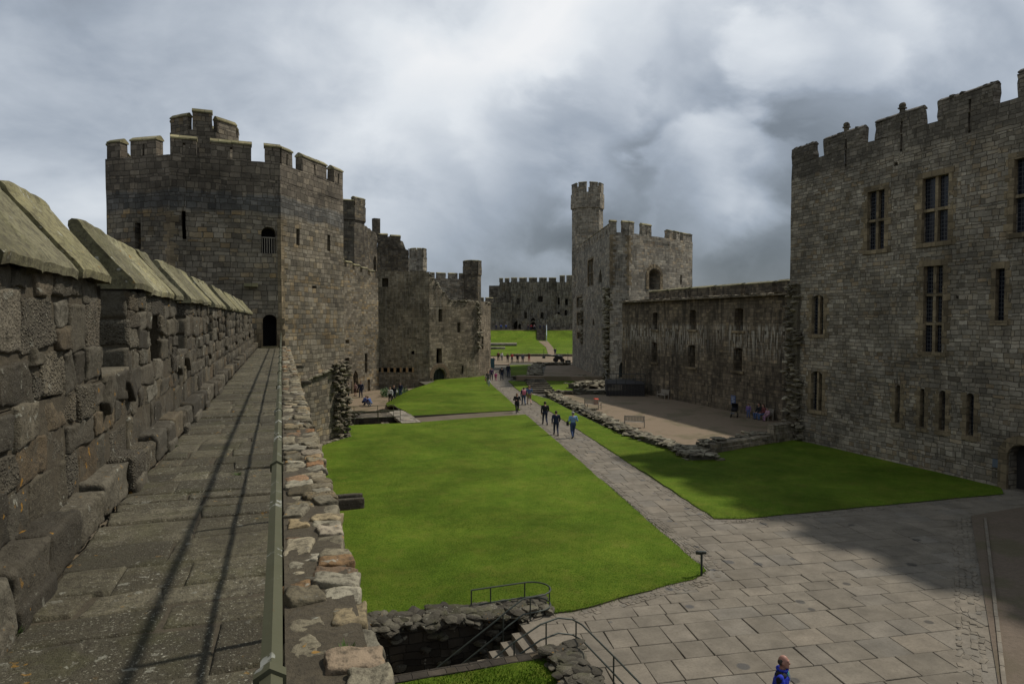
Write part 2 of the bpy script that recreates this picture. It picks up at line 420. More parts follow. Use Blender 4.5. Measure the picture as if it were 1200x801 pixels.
def rubble_mat(name, pal, conglom=.5, lichen=.5, joint=False, gain=1.0, bumps=.6, moss=.0, speck=.0):
    """for stones that are geometry: colour per stone from the Col attribute"""
    m = NT(name); geo = m.n('ShaderNodeNewGeometry').outputs['Position']
    at_ = m.n('ShaderNodeAttribute', attribute_name='Col'); c = m.n('ShaderNodeSeparateColor', ins={0: at_.outputs['Color']})
    col = m.ramp(c.outputs[0], pal); n1 = m.noise(geo, 3.2, 5, .62); n2 = m.noise(geo, 22, 5, .7); n3 = m.noise(geo, 75, 3, .7)
    val = m.math('MULTIPLY', m.math('ADD', .6, m.math('MULTIPLY', c.outputs[1], .7)), m.math('MULTIPLY', m.math('ADD', .45, m.math('MULTIPLY', n1, 1.0)), gain))
    col = m.mix(1.0, col, m.n('ShaderNodeCombineColor', ins={0: val, 1: val, 2: val}).outputs[0], 'MULTIPLY')
    col = m.mix(m.smooth(n2, .42, .68, 0, .75), col, (.045, .038, .03))
    vr = m.n('ShaderNodeTexVoronoi', ins={'Scale': 42.0, 'Randomness': 1.0, 'Vector': geo}); pc = m.n('ShaderNodeSeparateColor', ins={0: vr.outputs['Color']})
    isc = m.math('MULTIPLY', m.smooth(c.outputs[2], 1 - conglom, 1 - conglom + .1), 1.0)
    peb = m.smooth(vr.outputs['Distance'], .2, .55, 1, 0)
    pcol = m.mix(pc.outputs[0], (.05, .042, .035), (.24, .215, .18))
    col = m.mix(m.math('MULTIPLY', isc, m.math('MULTIPLY', peb, .75)), col, pcol)
    if moss: col = m.mix(m.smooth(m.noise(geo, 2.5, 4, .6), .5, .64, 0, moss), col, (.07, .075, .022))
    lw = m.math('MULTIPLY', m.smooth(m.noise(geo, 11, 3, .6), .62, .67), m.smooth(m.noise(geo, 1.7, 2), .5, .6))
    col = m.mix(m.math('MULTIPLY', lw, lichen), col, (.42, .42, .39))
    if speck: col = m.mix(m.math('MULTIPLY', m.smooth(m.noise(geo, 62, 3, .6), .60, .66, 0, speck), m.smooth(m.noise(geo, 1.3, 3), .32, .55)), col, (.36, .35, .31)); col = m.mix(m.smooth(m.noise(geo, 5, 5, .7), .5, .66, 0, .6), col, (.055, .047, .035))
    lo = m.math('MULTIPLY', m.smooth(m.noise(geo, 14, 2, .5), .68, .72), m.smooth(m.noise(geo, 1.1, 1), .52, .6))
    col = m.mix(m.math('MULTIPLY', lo, lichen * 1.3), col, (.33, .17, .02)); col = m.mix(1.0, col, (1.01, .985, .84), 'MULTIPLY')
    m.base(col)
    h = m.math('ADD', m.math('ADD', m.math('MULTIPLY', n2, .8), m.math('MULTIPLY', n3, .35)), m.math('MULTIPLY', isc, m.math('MULTIPLY', peb, .8)))
    m.bump(h, bumps, .03); return m.mat

def plain(name, col, rough=.6, metal=0, var=.25, sc=12, bump=0, spec=.3):
    m = NT(name); geo = m.n('ShaderNodeTexCoord').outputs['Object']; n = m.noise(geo, sc, 4, .6)
    m.base(m.mix(n, tuple(c * (1 - var) for c in col), tuple(min(1, c * (1 + var)) for c in col)))
    m.bsdf.inputs['Roughness'].default_value = rough; m.bsdf.inputs['Metallic'].default_value = metal; m.bsdf.inputs['Specular IOR Level'].default_value = spec
    if bump: m.bump(n, bump, .01)
    return m.mat

PN = [(0, (.115, .10, .078)), (.28, (.17, .152, .125)), (.52, (.205, .188, .158)), (.7, (.225, .192, .14)), (.88, (.25, .185, .105)), (1, (.28, .26, .22))]
PG = [(0, (.11, .10, .085)), (.3, (.17, .16, .14)), (.55, (.22, .21, .185)), (.75, (.225, .20, .16)), (.9, (.235, .19, .135)), (1, (.285, .27, .24))]
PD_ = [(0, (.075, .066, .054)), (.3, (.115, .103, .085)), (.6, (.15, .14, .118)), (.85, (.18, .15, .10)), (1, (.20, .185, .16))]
M = {}
M['tower'] = stone_mat('tower_masonry', .27, .44, PN, band=[(14.2, 15.25, (.085, .09, .096), (.13, .133, .138)), (15.25, 19.5, (.12, .104, .088), (.18, .16, .135))], white=.0)
M['turret'] = stone_mat('turret_masonry', .3, .55, PD_)
M['hall'] = stone_mat('hall_masonry', .215, .46, [(0, (.15, .128, .10)), (.25, (.22, .20, .17)), (.52, (.265, .248, .218)), (.7, (.25, .222, .178)), (.84, (.225, .178, .122)), (.92, (.285, .265, .228)), (1, (.315, .30, .268))], mortar=(.125, .11, .09), gain=1.06, band=[(17.3, 20.5, (.10, .092, .08), (.17, .158, .14))])
M['ashlar'] = stone_mat('dressed_sandstone', .36, .5, [(0, (.165, .135, .092)), (.5, (.215, .178, .122)), (.8, (.24, .195, .132)), (1, (.22, .195, .155))], mortar=(.13, .11, .08), bumps=.35)
M['south'] = stone_mat('streaked_masonry', .3, .5, [(0, (.085, .07, .052)), (.4, (.13, .11, .085)), (.7, (.16, .135, .10)), (1, (.19, .15, .10))], streaks=.75, white=.75, putlog=7.3, gain=1.2)
M['mid'] = stone_mat('mid_masonry', .28, .5, [(0, (.12, .10, .07)), (.4, (.18, .155, .115)), (.7, (.2, .175, .135)), (1, (.25, .21, .16))], white=.15, gain=1.12)
M['curtain'] = stone_mat('curtain_masonry', .26, .42, PN, mortar=(.17, .15, .12), gain=1.1)
M['grey'] = stone_mat('grey_masonry', .3, .66, PG, white=.25, gain=1.3)
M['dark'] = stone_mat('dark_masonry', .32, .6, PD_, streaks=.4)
M['far'] = stone_mat('far_masonry', .5, .9, PD_, streaks=.5, white=.3)
M['pit'] = stone_mat('pit_masonry', .22, .42, [(0, (.035, .03, .025)), (.5, (.06, .052, .042)), (1, (.10, .08, .05))], mortar=(.05, .045, .035), streaks=.5)  # darker stone colours for the pit walls, stairwell walls and kerb
M['cap'] = stone_mat('lichened_coping', 3.0, 1.1, [(0, (.20, .18, .10)), (.5, (.25, .235, .145)), (1, (.29, .275, .2))], mortar=(.09, .08, .05), bumps=.3, moss=.45)
M['wallcore'] = rubble_mat('lime_mortar', [(0, (.085, .07, .05)), (1, (.13, .11, .085))], .0, .1, gain=.8)
RP = [(0, (.085, .074, .06)), (.3, (.125, .11, .09)), (.55, (.15, .136, .115)), (.8, (.165, .142, .108)), (.93, (.15, .11, .072)), (1, (.215, .20, .175))]
M['block'] = rubble_mat('weathered_block', RP, .35, .6, gain=.74, bumps=.95, speck=.25)
M['flag'] = rubble_mat('lichened_flagstone', [(0, (.085, .075, .055)), (.5, (.10, .09, .066)), (1, (.122, .11, .085))], .0, .4, gain=1.0, moss=.25, speck=.85, bumps=1.0)
M['copestone'] = rubble_mat('coping_rubble', [(0, (.15, .125, .085)), (.25, (.22, .195, .15)), (.5, (.27, .25, .21)), (.75, (.24, .19, .12)), (.86, (.22, .11, .05)), (1, (.32, .30, .26))], .1, .5, gain=1.05)
M['rubble'] = rubble_mat('ruin_rubble', [(0, (.11, .095, .072)), (.4, (.18, .16, .125)), (.7, (.23, .21, .17)), (1, (.28, .26, .22))], .1, .4, gain=1.12)
M['rubblemid'] = rubble_mat('mixed_rubble', [(0, (.06, .05, .04)), (.45, (.12, .105, .082)), (.75, (.17, .15, .12)), (1, (.25, .225, .185))], .1, .4, gain=1.35)
M['rubbledark'] = rubble_mat('dark_rubble', [(0, (.05, .044, .038)), (.5, (.085, .078, .068)), (1, (.13, .12, .10))], .2, .5, gain=1.0, moss=.25)
M['rail'] = None
def rail_mat():
    m = NT('painted_rail'); geo = m.n('ShaderNodeNewGeometry').outputs['Position']
    chip = m.math('MULTIPLY', m.smooth(m.noise(geo, 13, 3, .6), .60, .63), m.smooth(m.noise(geo, 2.5, 1), .44, .56)); n = m.noise(geo, 6, 4)
    c = m.mix(n, (.06, .06, .032), (.10, .098, .06)); c = m.mix(chip, c, (.34, .34, .30)); c = m.mix(m.smooth(m.noise(geo, 30, 3), .64, .72, 0, .6), c, (.10, .055, .025)); m.base(c)
    m.bsdf.inputs['Roughness'].default_value = .75; m.bsdf.inputs['Specular IOR Level'].default_value = .12; m.bump(m.noise(geo, 60, 3), .2, .004); return m.mat
M['rail'] = rail_mat()
M['iron'] = plain('dark_iron', (.035, .04, .036), .45, .3)
M['bluerail'] = plain('pale_rail', (.32, .36, .38), .5)
def grass_mat():
    m = NT('mown_grass'); geo = m.n('ShaderNodeNewGeometry').outputs['Position']
    a = m.noise(geo, .35, 4, .6, .3); b = m.noise(geo, 2.2, 4, .65); c = m.noise(geo, 19, 4, .75)
    col = m.ramp(m.math('ADD', m.math('MULTIPLY', a, .55), m.math('MULTIPLY', b, .45)), [(.34, (.062, .124, .010)), (.48, (.094, .164, .014)), (.62, (.145, .196, .022))])
    col = m.mix(m.smooth(c, .36, .64, 0, 1), m.mix(.5, col, (.018, .045, .003)), m.mix(.4, col, (.17, .205, .025)))
    col = m.mix(m.smooth(m.noise(geo, .9, 6, .75), .5, .72, 0, .55), col, (.16, .155, .03))
    st = m.n('ShaderNodeMapping', ins={0: geo, 'Scale': (60.0, 60.0, 60.0)}).outputs[0]
    d = m.noise(st, 1.0, 3, .8)
    col = m.mix(m.smooth(m.noise(geo, 26, 2, .5), .735, .76, 0, .5), col, (.4, .4, .33))
    vv_ = m.math('MULTIPLY', m.smooth(m.noise(geo, .11, 4, .6, .6), .34, .64, .74, 1.06), m.smooth(m.noise(geo, .6, 5, .7), .3, .7, .84, 1.1)); col = m.mix(1.0, col, m.n('ShaderNodeCombineColor', ins={0: vv_, 1: vv_, 2: vv_}).outputs[0], 'MULTIPLY')
    col = m.mix(m.smooth(m.noise(geo, .27, 5, .65, .3), .52, .68, 0, .25), col, (.125, .14, .022))
    m.base(col); m.bsdf.inputs['Roughness'].default_value = .9; m.bsdf.inputs['Specular IOR Level'].default_value = .04
    m.bump(m.math('ADD', m.math('MULTIPLY', c, .6), m.math('ADD', m.math('MULTIPLY', d, .5), m.math('MULTIPLY', b, .6))), .8, .06); return m.mat
M['grass'] = grass_mat()
M['blade'] = plain('grass_blades', (.078, .142, .011), .9, 0, .5, 3, 0, .04)
def ground_mat(name, c0, c1, c2, sc=30, moss=0):
    m = NT(name); geo = m.n('ShaderNodeNewGeometry').outputs['Position']
    n = m.noise(geo, sc, 4, .75); b = m.noise(geo, .5, 5, .62, .5)
    col = m.mix(n, c0, c1); col = m.mix(m.smooth(b, .42, .66, 0, .7), col, c2)
    if moss: col = m.mix(m.smooth(m.noise(geo, .33, 5, .65, .8), .5, .62, 0, moss), col, (.085, .08, .035))
    col = m.mix(m.smooth(m.noise(geo, 55, 2), .66, .72, 0, .5), col, (.33, .3, .26)); m.base(col); m.bump(n, .6, .02); return m.mat
M['gravel'] = ground_mat('fine_gravel', (.16, .115, .072), (.235, .178, .118), (.19, .142, .092), 25, .5)
M['earth'] = ground_mat('bare_earth', (.07, .052, .036), (.19, .145, .105), (.10, .08, .05), 9, .5)
M['soil'] = ground_mat('cut_soil', (.05, .038, .025), (.085, .066, .045), (.06, .05, .028), 22)
M['bed'] = ground_mat('joint_soil', (.075, .065, .048), (.12, .105, .08), (.07, .07, .04), 22)
M['ground'] = ground_mat('far_ground', (.05, .07, .02), (.07, .09, .03), (.06, .07, .03), 2)
def pave_mat():
    m = NT('sandstone_flags'); geo = m.n('ShaderNodeNewGeometry').outputs['Position']
    at_ = m.n('ShaderNodeAttribute', attribute_name='Col'); c = m.n('ShaderNodeSeparateColor', ins={0: at_.outputs['Color']})
    col = m.ramp(c.outputs[0], [(0, (.185, .162, .13)), (.35, (.20, .175, .141)), (.65, (.21, .182, .146)), (.85, (.19, .172, .146)), (1, (.222, .19, .15))])
    n = m.noise(geo, 1.3, 5, .65); f = m.noise(geo, 14, 4, .7); v = m.math('MULTIPLY', m.math('ADD', .88, m.math('MULTIPLY', c.outputs[1], .18)), m.math('ADD', .32, m.math('MULTIPLY', n, 1.18)))
    col = m.mix(1.0, col, m.n('ShaderNodeCombineColor', ins={0: v, 1: v, 2: v}).outputs[0], 'MULTIPLY')
    col = m.mix(m.smooth(f, .45, .7, 0, .4), col, (.09, .078, .058)); col = m.mix(m.smooth(m.noise(geo, .55, 6, .7), .48, .66, 0, .4), col, (.115, .098, .074)); col = m.mix(1.0, col, (1.0, .98, .92), 'MULTIPLY')
    wob = m.n('ShaderNodeMixRGB', ins={0: .12, 1: geo, 2: m.n('ShaderNodeTexNoise', ins={'Vector': geo, 'Scale': 2.0}).outputs[1]}).outputs[0]
    vr = m.n('ShaderNodeTexVoronoi', ins={'Vector': wob, 'Scale': 1.45, 'Randomness': 1.0}); pc = m.n('ShaderNodeSeparateColor', ins={0: vr.outputs['Color']})
    rad = m.math('ADD', .07, m.math('MULTIPLY', m.smooth(pc.outputs[0], .4, 1.0), .17))
    damp = m.smooth(m.math('SUBTRACT', vr.outputs['Distance'], rad), -.05, .0, 1, 0)
    damp = m.math('MULTIPLY', damp, m.smooth(pc.outputs[0], .4, .43))
    col = m.mix(m.math('MULTIPLY', damp, .72), col, (.05, .047, .042)); m.base(col)
    m.set(m.bsdf.inputs['Roughness'], m.smooth(damp, 0, 1, .85, .4)); m.bump(m.math('ADD', f, m.math('MULTIPLY', n, .8)), .35, .012); return m.mat
M['pave'] = pave_mat()
def glass_mat():
    m = NT('leaded_glass'); uv = m.n('ShaderNodeUVMap', uv_map='UV').outputs[0]; sp = m.n('ShaderNodeSeparateXYZ', ins={0: uv})
    def line(w, q): f = m.math('FRACT', m.math('DIVIDE', w, q)); return m.math('GREATER_THAN', m.math('ABSOLUTE', m.math('SUBTRACT', f, .5)), .42)
    l = m.math('MAXIMUM', line(sp.outputs[0], .17), line(sp.outputs[1], .21))
    m.base(m.mix(l, (.012, .014, .02), (.06, .06, .062))); m.set(m.bsdf.inputs['Roughness'], m.mix(l, (.18, .18, .18), (.6, .6, .6))); m.bsdf.inputs['Specular IOR Level'].default_value = .45
    m.bump(m.math('ADD', l, m.noise(uv, 4, 2)), .25, .02); return m.mat
M['glass'] = glass_mat()
M['inside_shade'] = plain('painted_inside_shade', (.012, .011, .01), .95)  # near-black colour paints the shade inside the tower doorways
def wood_mat(name, col):
    m = NT(name); uv = m.n('ShaderNodeTexCoord').outputs['Object']; n = m.noise(m.n('ShaderNodeMapping', ins={0: uv, 'Scale': (3.0, 22.0, 22.0)}).outputs[0], 1.0, 4, .6)
    m.base(m.mix(n, tuple(c * .6 for c in col), tuple(c * 1.25 for c in col))); m.bump(n, .3, .006); m.bsdf.inputs['Roughness'].default_value = .75; return m.mat
M['teak'] = wood_mat('weathered_teak', (.33, .29, .23)); M['blacktimber'] = wood_mat('black_timber', (.035, .032, .03))
M['weed'] = plain('weed_leaves', (.05, .085, .015), .7, 0, .5, 5)
def cloth(name, col): return plain(name, col, .85, 0, .22, 25, .15)
# ------------------------------------------------------------------ the wall the camera stands on
X1 = -1.5; XB = -2.08; WY0, WY1 = -2.0, 42.15; ZW = 6.4
wall = thing('curtain_wall', 'near curtain wall with paved wall walk, big weathered blocks and lichened sloping caps', 'castle wall', (0, 0, 0))
body = MB()
panel(body, (.36, WY0), (.36, WY1), -3.2, 6.3, [], .8); panel(body, (XB + .02, WY1), (XB + .02, WY0), 0, 6.3, [], 1.5)
panel(body, (XB + .02, WY0), (.36, WY0), -3, 6.3, [], 1.2)
body.poly([(XB + .02, WY0, 6.3), (.36, WY0, 6.3), (.36, WY1, 6.3), (XB + .02, WY1, 6.3)])
body.jitter(.03); body.build('wall', M['curtain'], wall)
core = MB()
core.box((-1.8, (WY0 + WY1) / 2, 6.92), (.54, WY1 - WY0, 1.08)); core.box((-.68, (WY0 + WY1) / 2, 6.335), (1.34, WY1 - WY0, .07))
core.build('wall_core', M['wallcore'], wall)
XP, YP, ZP = Vector((1, 0, 0)), Vector((0, 1, 0)), Vector((0, 0, 1))
def nres(y):
    if y < 7: return (16, 13)
    if y < 12: return (12, 9)
    if y < 18: return (7, 6)
    if y < 28: return (4, 4)
    return (3, 3)
para = MB()
blockwall(para, Vector((-1.53, WY0, 6.66)), YP, ZP, XP, WY1 - WY0, .82, (.2, .42), (.2, .8), nres, .022, .024, .008, .016, .045)
para.build('parapet', M['block'], wall, True)
ledge = MB(); y = WY0
while y < WY1 - .2:
    l = RR.uniform(.4, .95); ledge.col = (RR.random(), RR.random(), RR.random())
    hh = RR.uniform(.125, .165); n = 10 if y < 9 else (6 if y < 18 else 3)
    ledge.rbox((-1.46 + RR.uniform(-.025, .02), y + l / 2, 6.4 + hh), (.14, l / 2 - .008, hh), .03, n, None, .026, nsc=6)
    if y < 16 and RR.random() < .6:
        ledge.col = (RR.random(), RR.random(), RR.random()); ledge.rbox((-1.33, y + l / 2, 6.43), (.05, l / 2 - .03, .07), .03, 5, None, .015)
    y += l
ledge.build('ledge', M['block'], wall, True)
walk = MB(); y = WY0
while y < WY1 - .1:
    rowl = RR.uniform(.26, .58); x = -1.36; nr = (14, 8) if y < 9 else ((8, 5) if y < 18 else (4, 3))
    rowl = min(rowl, WY1 - y)
    while x < -.06:
        w = RR.uniform(.28, .75)
        if -.02 - x - w < .3: w = -.02 - x
        block(walk, Vector((x + .004, y + .004, 6.378)), XP, YP, ZP, w - .01, rowl - .01, nr[0], nr[1], .012, .006, .012, 0, .035, .008); x += w
    y += rowl
walk.build('walkway', M['flag'], wall, True)
# merlons: stone-faced blocks with single-pitch lichened caps
def near_merlon(k):
    y1 = 6.9 + 4.65 * k; y0 = y1 - 3.5; mb = MB(); zt = 8.32; zb = 7.47
    emb = (k % 2 == 1); e0, e1, ez = y0 + 1.3, y0 + 1.98, 8.05
    if emb:
        blockwall(mb, Vector((-1.53, y0, zb)), YP, ZP, XP, e0 - y0, zt - zb, (.18, .36), (.2, .55), nres, .022, .022, .008, .016, .04)
        blockwall(mb, Vector((-1.53, e1, zb)), YP, ZP, XP, y1 - e1, zt - zb, (.18, .36), (.2, .55), nres, .022, .022, .008, .016, .04)
        block(mb, Vector((-1.53, e0, ez)), YP, ZP, XP, e1 - e0, zt - ez, *nres(y0), .045, .014)
    else: blockwall(mb, Vector((-1.53, y0, zb)), YP, ZP, XP, y1 - y0, zt - zb, (.18, .40), (.2, .68), nres, .022, .024, .008, .016, .045)
    for (yy, nrm) in ((y0, -YP), (y1, YP)):
        if nrm.y < 0: blockwall(mb, Vector((-2.06, yy, zb)), XP, ZP, nrm, .545, zt - zb, (.24, .38), (.24, .36), nres, .03, .012)
        else: blockwall(mb, Vector((-1.515, yy, zb)), -XP, ZP, nrm, .545, zt - zb, (.24, .38), (.24, .36), lambda q: (3, 3), .03, .012)
    o = mb.build('merlon', M['block'], wall, True)
    cb = MB()
    if emb:
        cb.box((-1.8, (y0 + e0) / 2, (zb + zt) / 2), (.52, e0 - y0 - .02, zt - zb)); cb.box((-1.8, (y1 + e1) / 2, (zb + zt) / 2), (.52, y1 - e1 - .02, zt - zb))
        cb.box((-1.8, (e0 + e1) / 2, (ez + zt) / 2 + .02), (.52, e1 - e0, zt - ez - .04)); cb.box((-2.04, e0 + .14, 7.76), (.06, .27, .58)); cb.box((-2.04, e1 - .14, 7.76), (.06, .27, .58))
    else: cb.box((-1.8, (y0 + y1) / 2, (zb + zt) / 2), (.52, y1 - y0 - .02, zt - zb))
    cb.build('mortar', M['wallcore'], o)
    cp = MB(); n = 4; a = y0 - .05; tot = y1 - y0 + .1; cuts = [0] + sorted(RR.uniform(i - .22, i + .22) / n for i in range(1, n)) + [1]
    base = [(.0, -.015), (.012, .045), (-.03, .105), (-.30, .42), (-.455, .615), (-.475, .665), (-.505, .695), (-.55, .70), (-.585, .67), (-.595, .62), (-.575, .56), (-.60, .5), (-.62, .36), (-.62, -.01)]
    for i in range(n):
        u0 = a + tot * cuts[i] + .006; u1 = a + tot * cuts[i + 1] - .006; dz = RR.uniform(-.018, .018); dx = RR.uniform(-.02, .02); nn = 8 if y0 < 14 else 3
        rows = []; cp.col = (RR.random(), RR.random(), RR.random())
        # subdivide the pitch so that the weathering shows in its outline
        prof = []
        for p, q in zip(base, base[1:]):
            s = max(1, int(Vector((p[0] - q[0], p[1] - q[1])).length / (.06 if y0 < 14 else .2)))
            for t in range(s): prof.append((p[0] + (q[0] - p[0]) * t / s, p[1] + (q[1] - p[1]) * t / s))
        prof.append(base[-1])
        for j in range(nn + 1):
            yy = u0 + (u1 - u0) * j / nn; row = []
            edge = .014 if j in (0, nn) else 0
            for (d, z) in prof:
                p = Vector((-1.44 + dx + d, yy, 8.33 + dz + z)); e = noise.noise_vector(p * 3) * .014 + noise.noise_vector(p * 9) * .009
                row.append(cp.vert(p + e - Vector((edge, 0, edge))))
            rows.append(row)
        for j in range(nn):
            for t in range(len(prof) - 1): cp.face((rows[j][t], rows[j][t + 1], rows[j + 1][t + 1], rows[j + 1][t]))
        cp.face(rows[0][::-1]); cp.face(rows[-1])
    cp.build('capstone', M['capblock'], o)
M['capblock'] = rubble_mat('lichened_capstone', [(0, (.165, .15, .085)), (.5, (.205, .19, .115)), (1, (.235, .222, .155))], .0, .7, gain=1.05, moss=.25, speck=.35)
for k in range(-1, 8): near_merlon(k)
sl = MB()
for k in range(-1, 8):
    y1 = 6.9 + 4.65 * k
    sl.col = (RR.random(), RR.random(), RR.random()); sl.rbox((-1.8, y1 + .575, 7.475), (.3, .57, .05), .03, 6, None, .015)
    for q, s in ((y1 + .12, 1), (y1 + 1.03, -1)):              # the tilted jamb stones either side of a crenel
        sl.col = (RR.random() * .7, RR.random(), .2)
        if RR.random() < .75: sl.rbox((-1.49, q, 7.32), (.045, .17, .085), .02, 6, Matrix.Rotation(s * .75, 3, 'X'), .01)
sl.build('crenel_sill', M['block'], wall, True)
# inner coping of rubble along the drop
core2 = MB(); core2.box((.185, (WY0 + WY1) / 2, 6.352), (.37, WY1 - WY0, .20)); core2.build('coping_bed', M['wallcore'], wall)
cop = MB(); y = .6
while y < WY1 - .1:
    l = RR.uniform(.13, .34) * (1.15 if y < 5 else 1); x = 0.0; n = 9 if y < 6 else (6 if y < 12 else 3)
    while x < .40:
        w = RR.uniform(.12, .3)
        if .42 - x - w < .1: w = .43 - x
        cop.col = (RR.random(), RR.random(), RR.random())
        M3 = Matrix.Rotation(RR.uniform(-.3, .3), 3, 'Z') @ Matrix.Rotation(RR.uniform(-.1, .1), 3, 'X') @ Matrix.Rotation(RR.uniform(-.12, .12), 3, 'Y')
        hz = RR.uniform(.04, .06); sc = RR.uniform(.8, 1.0)
        cop.rbox((x + w / 2 + RR.uniform(-.01, .015), y + l / 2, 6.405 + RR.uniform(-.012, .03)), (w / 2 * sc, l / 2 * sc, hz), .016, n, M3, .02, nsc=9)
        x += w
    y += l * .97
cop.build('coping', M['copestone'], wall, True)
for (yy, zz, ln) in ((7.25, 6.08, .42), (22.5, 6.0, .5), (30.3, 6.0, .5)):
    sp = MB(); sp.col = (.3, .4, .2); c = Vector((.36 + ln / 2 - .1, yy, zz)); sp.rbox(c, (ln / 2 + .12, .12, .035), .02, 6, None, .008)
    for s in (-1, 1): sp.rbox(c + Vector((0, s * .095, .05)), (ln / 2 + .12, .028, .035), .015, 5, None, .006)
    sp.build('drain_spout', M['block'], wall, True)
tf = MB()
for (px, py, pz) in ((-1.31, 4.05, 6.4), (-.45, 7.6, 6.39), (.27, 3.2, 6.47), (.2, 2.3, 6.45), (-1.3, 9.5, 6.4)):
    for i in range(26):
        a = RR.uniform(0, 6.28); r = RR.uniform(0, .045); c = Vector((px + r * math.cos(a), py + r * math.sin(a), pz)); d = Vector((math.cos(a), math.sin(a), 1.2)) * RR.uniform(.015, .03); w = Vector((-math.sin(a), math.cos(a), 0)) * .006
        tf.poly([c - w, c + w, c + d])
tag(tf.build('weeds', M['weed']), kind='stuff', label='small green weeds rooted in the wall walk joints')

# handrail on the drop side
hr = thing('handrail', 'olive painted metal handrail running along the drop side of the wall walk', 'railing', (-.03, 0, ZW))
RZ = 7.26
def railpts(z): return [(-.03 + .006 * noise.noise(Vector((y * .6, z, 0))), y, z + .008 * noise.noise(Vector((y * .5, z, 9)))) for y in [-1.5 + .73 * i for i in range(60)]]
top = MB(); top.path(railpts(RZ), .026, n=6, rot=PI / 6); top.build('top_rail', M['rail'], hr)
md = MB(); md.path(railpts(6.84), .017, n=8); md.build('middle_rail', M['rail'], hr)
for i in range(-1, 20):
    yy = 1.46 + 2.16 * i
    if yy > 42: break
    pm = MB(); pm.tube((-.03, yy, 6.36), (-.03, yy, RZ - .01), .019, n=8); pm.tube((-.03, yy - .016, RZ), (-.03, yy + .016, RZ), .037, n=6, rot=PI / 6); pm.tube((-.03, yy - .012, 6.84), (-.03, yy + .012, 6.84), .027)
    pm.build('post', M['rail'], hr)

# ------------------------------------------------------------------ buildings
def tower_hull(root, poly, z0, z1, ops, mats, step=.9, ztop=None, jit=.035, name='wall', tops=None):
    """walls round a footprint (anticlockwise), with a lid below the battlements"""
    mb = MB(); n = len(poly)
    for i in range(n):
        a, b = poly[i], poly[(i + 1) % n]
        panel(mb, a, b, z0, z1, ops.get(i, []), step, top=(tops or {}).get(i))
    zl = ztop if ztop is not None else z1
    mb.poly([(p[0], p[1], zl) for p in poly])
    mb.jitter(jit, .9); return mb.build(name, mats, root)
def quoins(root, c, a, b, z0, z1, mat, w=.5, wa=9):
    """alternating dressed corner stones where faces towards a and b meet at c"""
    mb = MB(); c = Vector(c); ta = (Vector(a) - c).normalized(); tb = (Vector(b) - c).normalized(); z = z0; k = 0
    while z < z1 - .2:
        h = RR.uniform(.28, .42); la, lb = (w, w * .55) if k % 2 else (w * .55, w); la *= RR.uniform(.8, 1.2); lb *= RR.uniform(.8, 1.2); la = min(la, wa)
        o = (ta + tb) * -.03
        p = [c + o, c + ta * la + o * .9, c + ta * la + tb * .2, c + ta * .2 + tb * .2, c + tb * lb + ta * .2, c + tb * lb + o * .9]
        cr = (p[1] - p[0]).cross(p[5] - p[0])
        if cr < 0: p = p[::-1]
        mb.prism(p, z + .008, min(z + h, z1) - .008); z += h; k += 1
    mb.jitter(.012, 4); mb.build('quoins', mat, root)
def window(root, a, b, o, nl=1, nt=0, border=.2, depth=.3, mat='ashlar', grow=.0, arch=None, sill=True):
    """stone surround, mullions and transoms with a leaded pane; o is the wall opening it fills"""
    fm = MB(); s0, s1, z0, z1 = o['s0'], o['s1'], o['z0'], o['z1']; pr = -.025
    def bx(u0, u1, v0, v1, d0, d1): 
        mid = at(a, b, (u0 + u1) / 2, (d0 + d1) / 2, (v0 + v1) / 2); t = (Vector(b[:2]) - Vector(a[:2])); fm.box(mid, (abs(u1 - u0), abs(d1 - d0), abs(v1 - v0)), math.atan2(t.y, t.x))
    z = z0 - (.18 if sill else 0); k = 0
    if border:
        while z < z1 + .05:                                      # jamb stones, long and short
            h = min(RR.uniform(.3, .45), z1 + .06 - z)
            if h < .08: break
            for sd in (0, 1):
                w = border * (1.5 if (k + sd) % 2 else .9) * RR.uniform(.9, 1.15)
                u0, u1 = (s0 - w, s0 + .03) if sd == 0 else (s1 - .03, s1 + w)
                bx(u0, u1, z + .006, z + h - .006, pr + RR.uniform(-.008, .008), .2)
            z += h; k += 1
        if not arch: bx(s0 - border, s1 + border, z1 - .02, z1 + .3, pr - .012, .22)
        if sill: bx(s0 - border * .9, s1 + border * .9, z0 - .2, z0 + .03, pr - .05, .25)
    for i in range(1, nl): c = s0 + (s1 - s0) * i / nl; bx(c - .085, c + .085, z0, z1, .1, .29)
    for i in range(1, nt + 1): c = z0 + (z1 - z0) * i / (nt + 1); bx(s0, s1, c - .075, c + .075, .093, .281)
    fm.jitter(.006, 5)
    w = fm.build('window', M[mat], root)
    pm = MB(); e = .04
    pm.poly([at(a, b, s0 - e, depth, z0 - e), at(a, b, s1 + e, depth, z0 - e), at(a, b, s1 + e, depth, z1 + e), at(a, b, s0 - e, depth, z1 + e)]); pm.build('pane', M['glass'], w)
    return w
def battlement(root, a, b, z0, z1, spec, thick, mats, cap=.28, slits=True, ruin=0):
    for (s0, s1) in spec:
        c = (s0 + s1) / 2; sl = (c - .07, c + .07, z0 - .0 + .05, z1 - (cap or .1) - .2) if slits and s1 - s0 > 1.0 else None
        merlon(root, a, b, s0, s1, z0, z1, thick, mats, sl, cap, ruin=ruin)
def even(L, n, frac=.62, lead=0):
    p = L / n; return [(i * p + p * (1 - frac) / 2 + lead, i * p + p * (1 + frac) / 2 + lead) for i in range(n)]
